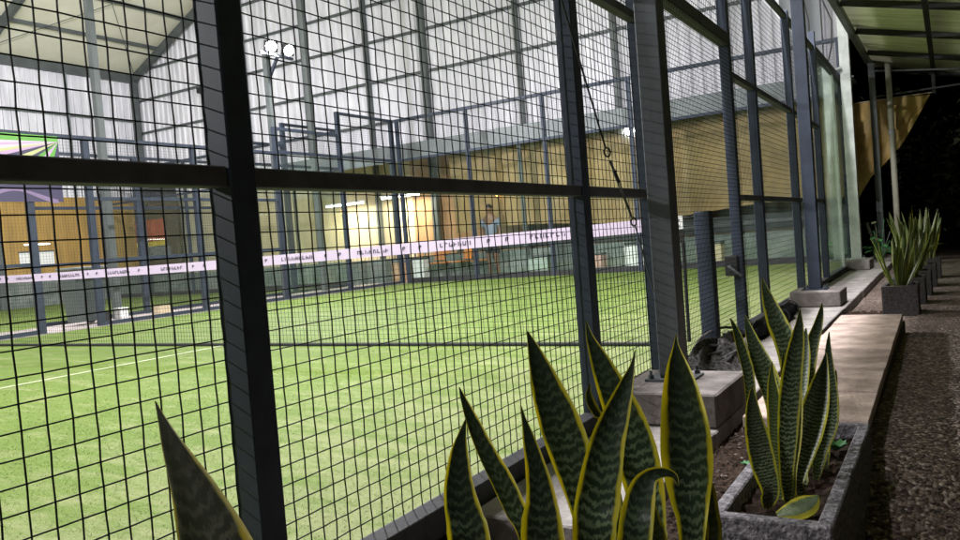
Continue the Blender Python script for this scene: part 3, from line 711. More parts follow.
# chairs and tables
CH_M = mat('chair_orange', (0.50, 0.17, 0.03), 0.5, 0, 0.2, 4)
def chair(x, y, rz, label):
    c = thing('lounge_chair', label, 'chair', (x, y, -0.01), 'orange chairs in the lounge')
    part(MB().box(x-.22, x+.22, y-.22, y+.22, 0.42, 0.46, 0, 0.012), 'seat', CH_M, c)
    part(MB().grid(lambda u, v: (x-.21+.42*u, y+.21+.05*v+.03*math.sin(PI*u), 0.50+.38*v), 6, 4).grid(lambda u, v: (x-.21+.42*u, y+.225+.05*v+.03*math.sin(PI*u), 0.50+.38*(1-v)), 6, 4), 'backrest', CH_M, c)
    for sx in (-1, 1):
        for sy in (-1, 1): part(MB().tube([(x+sx*.19, y+sy*.19, 0.42), (x+sx*.22, y+sy*.22, -0.01)], 0.016, 6), 'leg', GREYST, c)
        part(MB().tube([(x+sx*.17, y+.2, 0.44), (x+sx*.18, y+.24, 0.6)], 0.012, 6), 'back_support', GREYST, c)
    c.rotation_euler = (0, 0, rz)
chair(-9.20, 15.93, 0.3, 'orange chair with its back to the wall, farthest from the person')
chair(-8.66, 15.95, -0.5, 'orange chair angled in the middle of the lounge seats')
chair(-8.13, 15.92, 2.6, 'orange chair turned away beside the person')
def table(x, y, label, m):
    t = thing('lounge_table', label, 'table', (x, y, -0.01), 'tables in the lounge')
    part(MB().box(x-.4, x+.4, y-.3, y+.3, 0.70, 0.735, 0, 0.008), 'tabletop', m, t)
    for sx in (-1, 1):
        for sy in (-1, 1): part(MB().tube([(x+sx*.34, y+sy*.24, 0.70), (x+sx*.36, y+sy*.26, -0.01)], 0.018, 6), 'leg', GREYST, t)
table(-9.7, 16.75, 'white topped table behind the orange chairs', WHITE)
table(-11.0, 16.7, 'dark topped table farther back under the tube lamps', DARKP)

def crate(x, y, w, d, h, m, label):
    c = thing('storage_crate', label, 'crate', (x, y, -0.01), 'crates and boxes along the glass wall')
    part(MB().box(x, x+w, y, y+d, -0.0095, h, 0, 0.01), 'body', m, c)
    part(MB().box(x-.01, x+w+.01, y-.01, y+d+.01, h+.002, h+.05, 0, 0.01), 'lid', DARKP if m is WHITE else GREYST, c)
PINKM, SAGE = mat('crate_pink', (0.50, 0.30, 0.26), 0.7), mat('crate_sage', (0.30, 0.36, 0.32), 0.7)
for a in ((-9.95, 15.75, .35, .3, .55, WHITE, 'white crate with a dark lid, left of the orange chairs'), (-6.75, 15.8, .5, .3, .42, SAGE, 'sage green crate just right of the person'),
          (-6.0, 15.75, .4, .3, .62, GREYST, 'grey crate between the sage crate and the pink one'), (-5.3, 15.8, .35, .3, .38, PINKM, 'faded pink crate behind the glass wall'),
          (-4.4, 15.75, .45, .3, .55, WHITE, 'white crate with a dark lid, toward the net post'), (-10.75, 16.0, .5, .3, .5, ORANGE, 'orange-brown crate near the white topped table'),
          (-2.9, 15.75, .5, .3, .45, BEIGE, 'beige crate seen past the net post')): crate(*a)

# the person standing in the lounge
px, py = -7.72, 15.95
SKIN = mat('skin', (0.20, 0.11, 0.07), 0.55); SHIRT = mat('shirt_grey', (0.22, 0.25, 0.34), 0.8, 0, 0.15, 20)
SHORT = mat('shorts_dark', (0.025, 0.027, 0.035), 0.8); HAIR = mat('hair_dark', (0.012, 0.010, 0.009), 0.6)
man = thing('person', 'person in a grey-blue shirt standing behind the glass wall, arms at the sides', 'person', (px, py, -0.01))
def skin_mesh(name, verts, edges, radii, m, root_i=0, lv=2):
    me = bpy.data.meshes.new(name); me.from_pydata([(px+v[0], py+v[1], v[2]-0.01) for v in verts], edges, []); me.materials.append(m)
    o = bpy.data.objects.new(name, me); COL.objects.link(o)
    o.parent = man; o.matrix_parent_inverse = Matrix.Translation(-Vector(man.location))
    sk = o.modifiers.new('skin', 'SKIN'); sk.use_smooth_shade = True
    for i, sv in enumerate(me.skin_vertices[0].data):
        r = radii[i]; sv.radius = r if isinstance(r, tuple) else (r, r); sv.use_root = (i == root_i)
    ss = o.modifiers.new('sub', 'SUBSURF'); ss.levels = lv; ss.render_levels = lv
    return o
V = [(0,0,.95),(0,0,1.12),(0,-.01,1.32),(0,0,1.44),(0,-.02,1.52),(0,-.03,1.60),(0,-.03,1.68)]
Rr = [(.15,.10),(.13,.09),(.16,.10),(.09,.07),(.05,.05),(.075,.09),(.065,.08)]
E_ = [(i, i+1) for i in range(6)]
for s in (-1, 1):
    b = len(V)
    V += [(s*.10,0,.88),(s*.11,-.02,.50),(s*.115,.02,.10),(s*.12,-.05,.04),(s*.125,-.16,.025)]; Rr += [.085,.058,.04,.042,.03]
    E_ += [(0,b),(b,b+1),(b+1,b+2),(b+2,b+3),(b+3,b+4)]
    b = len(V)
    V += [(s*.19,0,1.38),(s*.235,.02,1.12),(s*.245,-.03,.88),(s*.245,-.045,.80)]; Rr += [.052,.040,.028,(.02,.035)]
    E_ += [(3,b),(b,b+1),(b+1,b+2),(b+2,b+3)]
    h = b+3
    for j in range(4):
        b = len(V); yy = -.075+.02*j; ln = (.07,.085,.08,.06)[j]
        V += [(s*.245,yy,.765),(s*.24,yy-.005,.765-ln*.5),(s*.23,yy,.765-ln)]; Rr += [.010,.009,.008]
        E_ += [(h,b),(b,b+1),(b+1,b+2)]
    b = len(V); V += [(s*.235,-.09,.80),(s*.228,-.105,.765)]; Rr += [.011,.009]; E_ += [(h,b),(b,b+1)]
skin_mesh('body', V, E_, Rr, SKIN)
V = [(0,0,.93),(0,0,1.14),(0,-.01,1.33),(0,0,1.43)]; Rr = [(.165,.115),(.15,.11),(.175,.115),(.09,.08)]; E_ = [(0,1),(1,2),(2,3)]
for s in (-1, 1):
    b = len(V); V += [(s*.19,0,1.38),(s*.225,.01,1.20)]; Rr += [.066,.062]; E_ += [(2,b),(b,b+1)]
skin_mesh('shirt', V, E_, Rr, SHIRT)
V = [(0,0,.95)]; Rr = [(.165,.115)]; E_ = []
for s in (-1, 1):
    b = len(V); V += [(s*.10,0,.84),(s*.115,-.01,.55)]; Rr += [.10,.085]; E_ += [(0,b),(b,b+1)]
skin_mesh('shorts', V, E_, Rr, SHORT)
skin_mesh('hair', [(0,-.005,1.63),(0,-.01,1.70),(0,.015,1.73)], [(0,1),(1,2)], [(.075,.085),(.085,.095),(.05,.06)], HAIR)
fc = MB()
for s in (-1, 1): fc.box(s*.03-.010, s*.03+.010, -.122, -.112, 1.615, 1.625)
for v in range(len(fc.v)): fc.v[v] = (fc.v[v][0]+px, fc.v[v][1]+py, fc.v[v][2])
part(fc, 'eyes', HAIR, man)
part(MB().tube([(px, py-.115, 1.615), (px, py-.138, 1.585), (px, py-.118, 1.578)], [.008, .014, .006], 6), 'nose', SKIN, man, True)
part(MB().box(px-.022, px+.022, py-.118, py-.112, 1.545, 1.553), 'mouth', mat('lip', (0.22, 0.08, 0.06), 0.5), man)
for s in (-1, 1): part(MB().tube([(px+s*.078, py-.02, 1.63), (px+s*.088, py-.01, 1.61), (px+s*.08, py-.02, 1.575)], [.008, .014, .007], 6), 'ear', SKIN, man, True)

# ================================================================== FLOODLIGHTS
def lamp_light(loc, aim, watts, size=0.34, col=(1.0, 0.985, 1.0)):
    d = bpy.data.lights.new('floodlight_lamp', 'AREA'); d.energy = watts; d.shape = 'RECTANGLE'; d.size = size; d.size_y = size*0.7; d.color = col
    o = bpy.data.objects.new('floodlight_lamp', d); COL.objects.link(o); o.location = loc
    o.rotation_euler = (Vector(aim)-Vector(loc)).to_track_quat('-Z', 'Y').to_euler(); return o
def floodlight_pole(x, y, h, side, aims, label, watts, zl=5.0, base=0.0, pole=True, reach=0.30):
    root = thing('floodlight_pole', label, 'floodlight', (x, y, base), 'floodlights over the courts')
    if pole: part(MB().box(x-0.06, x+0.06, y-0.06, y+0.06, base, h, 0, 0.005), 'pole', GREYST, root)
    lx = x+side*reach
    part(MB().bar((x, y, zl-0.55), (lx, y+0.02, zl-0.08), 0.05, 0.05), 'arm', POST, root)
    part(MB().bar((lx, y-0.45, zl-0.07), (lx, y+0.45, zl-0.07), 0.05, 0.05), 'cross_arm', POST, root)
    for dy, aim in zip((-0.24, 0.24), aims):
        c = Vector((lx+side*0.10, y+dy, zl+0.06)); d = (Vector(aim)-c).normalized()
        q = d.to_track_quat('-Z', 'Y'); mh, ml = MB().box(-.13, .13, -.11, .11, -.02, .05), MB().tube([(0, 0, -.021), (0, 0, -.027)], 0.105, 18)
        for mb in (mh, ml): mb.v = [tuple(q @ Vector(v) + c) for v in mb.v]
        hs = part(mh, 'lamp_housing', DARKP, root)
        subpart(ml, 'lens', LAMPON, hs)
        l = lamp_light(c + d*0.05, aim, watts); l.parent = root; l.matrix_parent_inverse = Matrix.Translation(-Vector(root.location))
    return root
P1 = 490
floodlight_pole(-10.25, 11.75, 5.1, 1, ((-2.5, 6.5, 0.8), (-1.5, 9.5, 0.8)), 'twin floodlight on a dark pole across the court, both lamps glaring', P1)
floodlight_pole(-10.25, -0.75, 5.1, 1, ((-2.5, 4.5, 0.8), (-1.5, 1.5, 0.8)), 'twin floodlight across the court, near end', P1)
floodlight_pole(0.30, 3.75, 6, -1, ((-6.0, 1.5, 0.5), (-6.0, 6.0, 0.5)), 'twin floodlight high on the thick grey column by the gateway', P1, zl=5.6, pole=False)
floodlight_pole(0.28, 8.59, 6, -1, ((-6.0, 6.5, 0.5), (-6.0, 11.0, 0.5)), 'twin floodlight high on the dark column before the glass', P1, zl=5.6, pole=False)
floodlight_pole(-11.45, 3.75, 6, -1, ((-17.0, 1.5, 0.5), (-17.0, 6.0, 0.5)), 'twin floodlight over the second court, near end', P1, zl=5.6)
floodlight_pole(-11.30, 8.55, 6, -1, ((-17.0, 8.0, 0.5), (-17.0, 12.5, 0.5)), 'twin floodlight over the second court, on the column by the bin', P1, zl=7.4, pole=False)

floodlight_pole(0.30, -1.15, 6.4, -1, ((-4.0, -2.0, 0.5), (-4.0, 1.0, 0.5)), 'unseen twin floodlight added behind the camera as front fill', P1*0.22, zl=5.6, reach=0.6)  # pole and lamps added out of view to brighten plants, planters and slabs
# dark camera box on a beam of the end wall
cb = thing('security_camera', 'small dark camera fixed high on the end wall beside the post', 'camera', (-18.6, YE-0.2, 6.4))
part(MB().box(-18.75, -18.45, YE-0.42, YE-0.12, 6.28, 6.46, 0, 0.02), 'camera_body', BLACK, cb)
part(MB().bar((-18.6, YE-0.12, 6.5), (-18.6, YE-0.02, 6.62), 0.06, 0.06), 'bracket', BLACK, cb)

# ================================================================== WALKWAY ROOF
shed = thing('walkway_roof', 'lean-to roof of green corrugated sheets over the gravel walkway', 'roof', (0.3, 18, 3.8))
def sz(x): return 3.86-0.26*(x-0.3)
sr = MB()
Y0, Y1 = -2.0, 18.6; nY = int((Y1-Y0)/0.0325)
sr.grid(lambda u, v: (0.22+3.6*u, Y0+(Y1-Y0)*v, sz(0.22+3.6*u)+0.0095*math.sin(2*PI*(Y0+(Y1-Y0)*v)/0.13)), 1, nY)
part(sr, 'roof_sheet', SHEDR, shed, True)
part(MB().box(0.26, 0.34, Y0, Y1, 3.68, 3.80), 'edge_beam', GREYST, shed)
for k in range(10):
    y = 18.45-2.08*k
    part(MB().bar((0.345, y, sz(0.34)-0.065), (3.8, y, sz(3.8)-0.065), 0.05, 0.09), 'cross_beam', RUST, shed)
for x in (1.37, 2.6): part(MB().bar((x, Y0, sz(x)-0.16), (x, Y1, sz(x)-0.16), 0.07, 0.09), 'long_beam', RUST, shed)
part(MB().tube([(0.34, 17.3, 3.58), (3.8, 15.2, 2.75)], 0.02, 6), 'tie_rod', RUST, shed)
part(MB().tube([(0.34, 17.2, 3.06), (3.8, 17.2, 3.08)], 0.018, 6), 'tie_rod', GREYST, shed)
part(MB().box(1.33, 1.39, 17.30, 17.36, 2.98, 3.40), 'hanger', RUST, shed)
part(MB().box(0.30, 0.41, 16.9, 17.01, -0.14, 3.68), 'roof_post', GREYST, shed)
part(MB().box(3.66, 3.76, 9.0, 9.1, -0.14, 2.85), 'roof_post', RUST, shed)
part(MB().box(3.66, 3.76, 17.95, 18.05, -0.14, 2.85), 'roof_post', RUST, shed)
pp = thing('drain_pipe', 'slim pale drain pipe standing behind the far planters', 'pipe', (0.63, 17.1, 0))
part(MB().tube([(0.63, 17.1, -0.14), (0.63, 17.1, 3.66)], 0.055, 10), 'pipe', mat('pipe_cream', (0.52, 0.50, 0.40), 0.5, 0, 0.2, 5), pp, True)
part(MB().tube([(0.63, 17.1, 2.3), (0.63, 17.1, 2.38)], 0.062, 10), 'pipe_collar', PALE, pp)

# grey roll and cables beyond the glass
gp = thing('grey_curtain', 'narrow grey curtain strip hanging on the end wall above the glass', 'curtain', (-0.7, 17.2, 5))
part(MB().grid(lambda u, v: (-1.25+0.75*u, 17.12+0.05*math.sin(u*9), 6.6-3.0*v-(0.5*(u) if v < 0.5 else 0.0)*(1-v)), 14, 10), 'cloth', mat('grey_cloth', (0.25, 0.26, 0.29), 0.8), gp, True)
part(MB().tube([(-1.3, 17.12, 6.65), (-0.45, 17.12, 6.12)], 0.03, 6), 'top_bar', GREYST, gp)
for i, (x, dx, lb) in enumerate(((-0.28, 0.10, 'black cable hanging slack by the grey curtain'), (0.0, 0.22, 'black cable looping down toward the pale column'))):
    cbl = MB().tube([(x+dx*math.sin(t*2.2)*0.4, 13.6+0.2*i, 6.4-3.3*t/8) for t in range(9)], 0.012, 5)
    tag(cbl.build('hanging_cable', BLACK), lb, 'cable', 'cables hanging by the pale column')

# ================================================================== STEEL CABLE IN FRONT OF THE FENCE
sc_ = thing('steel_cable', 'thin steel stay cable with hooks and a turnbuckle before the fence', 'cable', (0.17, 3.1, 1.8))
pc = [(0.13, 2.55, 3.05), (0.14, 3.12, 1.845), (0.16, 3.45, 1.235)]
pe = [(0.18, 3.72, 0.862), (0.20, 3.90, 0.47), (0.205, 3.96, 0.16)]
part(MB().tube(pc, 0.0045, 6), 'upper_cable', BLACK, sc_)
part(MB().tube(pe, 0.004, 6), 'lower_cable', GALV, sc_)
def ring(c, r, t, ax='x'):
    return MB().tube([(c[0]+0.3*r*math.cos(a), c[1]+r*math.cos(a), c[2]+r*math.sin(a)) for a in [2*PI*k/14 for k in range(15)]], t, 6)
part(ring((0.162, 3.463, 1.212), 0.021, 0.0045), 'hook', BLACK, sc_)
part(ring((0.178, 3.708, 0.882), 0.020, 0.0045), 'hook', BLACK, sc_)
for s in (-1, 1):
    part(MB().tube([(0.164, 3.485+s*.008, 1.175), (0.170, 3.59+s*.013, 1.04), (0.176, 3.69+s*.006, 0.905)], 0.0032, 6), 'turnbuckle_rod', GALV, sc_)
part(MB().tube([(0.166, 3.52, 1.13), (0.169, 3.565, 1.075)], 0.009, 8), 'turnbuckle_nut', BLACK, sc_)

# crumpled spare netting on the kerb in the gateway
rb = thing('spare_netting', 'crumpled heap of dark spare netting lying on the kerb at the gateway', 'netting', (0.2, 4.9, -0.05))
rn = random.Random(21)
def heap(u, v):
    th = u*2*PI; r = (1-v)
    bx, by = 0.20*r*math.cos(th), 0.55*r*math.sin(th)
    h = 0.11*math.sin(min(1, (1-r)*1.6)*PI/2)*(1+0.45*math.sin(th*3+v*5))+0.03*math.sin(th*9+v*12)*r*(1-r)*4
    return (0.22+bx*(1+0.15*math.sin(th*5)), 4.98+by*(1+0.12*math.sin(th*4+1)), -0.046+max(0, h))
part(MB().grid(heap, 60, 14), 'net_heap', mat('net_cloth', (0.16, 0.15, 0.15), 1.0, 0, 0, 45, 1.0, 90, col2=(0.02, 0.02, 0.02), spec=0.05), rb, True)
for k in range(5):
    pts = []
    a0 = rn.uniform(0, 6); R_ = 0.10+0.025*k
    for t in range(22):
        th = a0+t*0.26; pts.append((0.22+R_*0.9*math.cos(th), 4.75+0.12*k+2.2*R_*math.sin(th)*0.8, 0.02+0.022*k*math.sin(th*0.5)**2+0.035*math.sin(th*2+k)))
    part(MB().tube(pts, 0.010, 5), 'net_fold', mat('net_cord_grey', (0.10, 0.095, 0.10), 0.9, 0, 0.5, 30), rb)

rl = thing('rolled_netting', 'long black roll of netting lying against the foot of the fence past the gateway', 'netting', (0.2, 6.8, -0.05))
def rollr(u, v): return 0.72*(0.088+0.016*math.sin(v*23)+0.012*math.sin(2*PI*u*3+v*31)+0.008*math.sin(2*PI*u*5-v*57))*max(0.02, math.sin(PI*min(max(v, 0.0), 1.0)))**0.35
part(MB().grid(lambda u, v: (0.205+rollr(u, v)*1.1*math.cos(2*PI*u)+0.03*math.sin(v*5), 5.95+2.2*v, -0.048+0.075*rollr(0, v)/0.1+rollr(u, v)*0.8*math.sin(2*PI*u)), 28, 70), 'roll', mat('net_black', (0.014, 0.014, 0.016), 1.0, 0, 0, 60, 1.0, 90, col2=(0.004, 0.004, 0.005), spec=0.05), rl, True)
for k in range(3):
    yb = 6.3+0.7*k
    part(MB().tube([(0.205+0.03*math.sin((yb-5.95)/2.2*5)+0.080*math.cos(a*PI/7), yb, 0.012+0.068*math.sin(a*PI/7)) for a in range(15)], 0.006, 5), 'binding_cord', NETM, rl)

# ================================================================== PLANTERS AND LEDGE
def planter(x0, x1, y0, y1, z0, z1, label, wall=0.035, soilz=0.05, group='stone planters along the walkway', name='planter'):
    r = thing(name, label, 'planter', ((x0+x1)/2, y0, z0), group)
    m = MB()
    m.box(x0, x1, y0, y0+wall, z0, z1, 0, 0.005); m.box(x0, x1, y1-wall, y1, z0, z1, 0, 0.005)
    m.box(x0, x0+wall, y0+wall-0.002, y1-wall+0.002, z0+0.001, z1-0.0015, 0, 0.004); m.box(x1-wall, x1, y0+wall-0.002, y1-wall+0.002, z0+0.001, z1-0.0015, 0, 0.004)
    if y1-y0 > 0.5:      # shallow grooves moulded round the box
        for zz in (z0+0.09, z0+0.19): m.box(x0-0.0025, x1+0.0025, y0-0.0025, y1+0.0025, zz, zz+0.006)
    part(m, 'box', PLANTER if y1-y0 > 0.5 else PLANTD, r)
    ra = random.Random(int(y0*100))
    nx, ny = 10, max(6, int((y1-y0)/0.028))
    part(MB().grid(lambda u, v: (x0+wall*0.8+(x1-x0-1.6*wall)*u, y0+wall*0.8+(y1-y0-1.6*wall)*v, z1-soilz+ra.uniform(-.012, .012)), nx, ny), 'soil', SOIL, r)
    return r
planter(0.97, 1.25, 1.87, 2.86, -0.14, 0.14, 'long speckled stone planter at the near end of the paved ledge')
planter(0.93, 1.25, 0.20, 1.30, -0.14, 0.14, 'long stone planter nearest the camera, holding the tallest snake plants')

# the ledge: a low box covered with separate stone slabs
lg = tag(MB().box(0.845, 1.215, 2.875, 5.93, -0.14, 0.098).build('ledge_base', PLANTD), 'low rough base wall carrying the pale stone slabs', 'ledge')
ys_ = [2.87, 3.36, 3.90, 4.44, 4.98, 5.46, 5.95]
lbl = ['pale slab of the ledge touching the near planter', 'second ledge slab from the near planter', 'third ledge slab from the near planter', 'third ledge slab from the far end',
       'second ledge slab from the far end', 'ledge slab at the far end, before the row of small planters']
for i in range(6):
    a, b = ys_[i]+0.008, ys_[i+1]-0.008
    k = lambda y: 1.243-0.013*(y-2.87)
    kl = lambda y: 0.832-0.002*(y-2.87)
    dz = [0.0, .003, -.002, .002, -.003, .001][i]
    m = MB().box(0, 1, a, b, 0.0985, 0.14+dz, 0, 0.005)
    m.v = [(kl(v[1])+(k(v[1])-kl(v[1]))*v[0] if True else 0, v[1], v[2]) for v in m.v]
    tag(m.build('stone_slab', SLAB), lbl[i], 'stone slab', 'stone slabs on the ledge')
FRONT_LEAVES = [[[[1.06, 0.43, 0.1, 0.03], [1.0692, 0.4052, 0.3123, 0.051], [1.0784, 0.3803, 0.5246, 0.058], [1.0518, 0.3891, 0.5588, 0.06], [1.027, 0.3969, 0.5929, 0.0573], [1.0052, 0.4025, 0.6229, 0.05], [0.9855, 0.4074, 0.651, 0.0365], [0.9704, 0.4101, 0.6716, 0.0263], [0.9556, 0.4121, 0.6914, 0.0167], [0.9421, 0.4149, 0.7116, 0.0068], [0.9323, 0.4171, 0.7268, 0.0009]], 10, 0.3, 2], [[[1.03, 0.96, 0.1, 0.018], [1.0113, 0.9461, 0.2626, 0.0265], [0.9926, 0.9322, 0.4253, 0.0293], [0.9756, 0.932, 0.4626, 0.0324], [0.9572, 0.9316, 0.5031, 0.0327], [0.9361, 0.9297, 0.5445, 0.0269], [0.9198, 0.9296, 0.582, 0.0211], [0.9073, 0.9304, 0.6142, 0.0106], [0.9001, 0.9315, 0.6353, 0.0015]], 20, 0.35, 0], [[[1.02, 0.8, 0.1, 0.018], [1.0047, 0.7959, 0.2853, 0.043], [0.9894, 0.7918, 0.4706, 0.0514], [0.9835, 0.7941, 0.5002, 0.0467], [0.9765, 0.7968, 0.536, 0.0383], [0.9756, 0.8043, 0.5776, 0.0236], [0.9783, 0.8106, 0.6012, 0.0112], [0.9822, 0.8168, 0.6213, 0.0012]], 0, 0.15, 0], [[[1.08, 0.86, 0.1, 0.018], [1.0682, 0.8575, 0.2779, 0.0459], [1.0564, 0.8551, 0.4557, 0.0552], [1.0541, 0.8634, 0.5098, 0.0391], [1.0486, 0.8666, 0.5466, 0.0279], [1.0409, 0.8684, 0.5839, 0.0165], [1.0354, 0.8695, 0.609, 0.0064], [1.0321, 0.8705, 0.6266, 0.0013]], 5, 0.15, 0], [[[1.04, 1.02, 0.1, 0.018], [1.0445, 1.016, 0.2515, 0.0348], [1.049, 1.0121, 0.403, 0.0404], [1.0386, 1.0213, 0.4568, 0.048], [1.0245, 1.0265, 0.5053, 0.0588], [1.0091, 1.0301, 0.5521, 0.0622], [0.9936, 1.0326, 0.5954, 0.0537], [0.9793, 1.0357, 0.6392, 0.0361], [0.9662, 1.0385, 0.6793, 0.0151], [0.959, 1.0397, 0.7003, 0.0015]], 8, 0.3, 0], [[[1.12, 1.1, 0.1, 0.018], [1.1085, 1.1165, 0.2323, 0.0367], [1.097, 1.133, 0.3645, 0.043], [1.0841, 1.1517, 0.427, 0.0593], [1.0687, 1.166, 0.4849, 0.0666], [1.0508, 1.176, 0.5375, 0.061], [1.0302, 1.1814, 0.5842, 0.0487], [1.0109, 1.1865, 0.6287, 0.0328], [0.9945, 1.191, 0.6676, 0.0132], [0.9871, 1.1967, 0.6952, 0.0017]], 5, 0.3, 0], [[[1.1, 0.93, 0.1, 0.018], [1.1014, 0.9179, 0.2714, 0.0446], [1.1027, 0.9058, 0.4428, 0.0535], [1.1036, 0.9225, 0.4891, 0.0568], [1.1071, 0.9389, 0.5303, 0.0521], [1.1121, 0.9542, 0.5662, 0.0447], [1.1199, 0.969, 0.5964, 0.0358], [1.1289, 0.9854, 0.6294, 0.0214], [1.1359, 0.9987, 0.6568, 0.0067], [1.1387, 1.0069, 0.6772, 0.0014]], 0, 0.25, 0], [[[1.15, 0.99, 0.1, 0.018], [1.1797, 0.9799, 0.2665, 0.0277], [1.2095, 0.9698, 0.433, 0.0309], [1.2091, 0.9776, 0.495, 0.0517], [1.2081, 0.9823, 0.5364, 0.0648], [1.207, 0.9868, 0.5767, 0.0624], [1.2038, 0.9905, 0.6214, 0.0496], [1.2005, 0.9932, 0.6586, 0.0288], [1.199, 0.9955, 0.6844, 0.0079], [1.1994, 0.9977, 0.6997, 0.0013]], -8, 0.3, 0], [[[1.12, 0.84, 0.1, 0.018], [1.1441, 0.858, 0.2814, 0.035], [1.1682, 0.876, 0.4627, 0.0407], [1.1702, 0.8925, 0.4999, 0.0388], [1.1741, 0.9045, 0.5236, 0.0318], [1.1808, 0.9134, 0.5351, 0.0209], [1.19, 0.9207, 0.5387, 0.0147], [1.1995, 0.9264, 0.5378, 0.0111], [1.207, 0.9291, 0.5327, 0.0074], [1.2106, 0.9273, 0.5224, 0.0012]], 0, 0.2, 0], [[[1.1, 1.13, 0.1, 0.01], [1.0668, 1.1274, 0.3165, 0.0099], [1.0335, 1.1247, 0.533, 0.0099], [1.0283, 1.1145, 0.5602, 0.0132], [1.0231, 1.1066, 0.5789, 0.0147], [1.023, 1.1021, 0.5954, 0.0098], [1.0279, 1.101, 0.6097, 0.0016]], 20, 0.5, 1], [[[1.17, 1.02, 0.1, 0.012], [1.2006, 1.0014, 0.2655, 0.0184], [1.2313, 0.9829, 0.4309, 0.0206], [1.2321, 0.9849, 0.4691, 0.0191], [1.2315, 0.9858, 0.5011, 0.0132], [1.2306, 0.9863, 0.5267, 0.0015]], 30, 0.4, 1], [[[1.13, 1.02, 0.1, 0.014], [1.1416, 1.0068, 0.2583, 0.0276], [1.1532, 0.9936, 0.4165, 0.0321], [1.1509, 0.9977, 0.442, 0.0228], [1.1487, 1.0009, 0.4638, 0.0121], [1.1476, 1.0046, 0.4844, 0.0014]], 0, 0.3, 1], [[[1.12, 1.0, 0.1, 0.012], [1.1053, 1.0078, 0.2749, 0.0139], [1.0906, 1.0156, 0.4498, 0.0146], [1.0898, 1.0164, 0.4821, 0.0129], [1.0859, 1.0148, 0.5007, 0.0097], [1.0772, 1.0103, 0.5184, 0.0016]], 30, 0.4, 1], [[[1.17, 1.1, 0.1, 0.012], [1.1822, 1.0892, 0.2771, 0.014], [1.1944, 1.0784, 0.4542, 0.0146], [1.1944, 1.0934, 0.4924, 0.0111], [1.1899, 1.1017, 0.5214, 0.0019]], 40, 0.4, 0]]
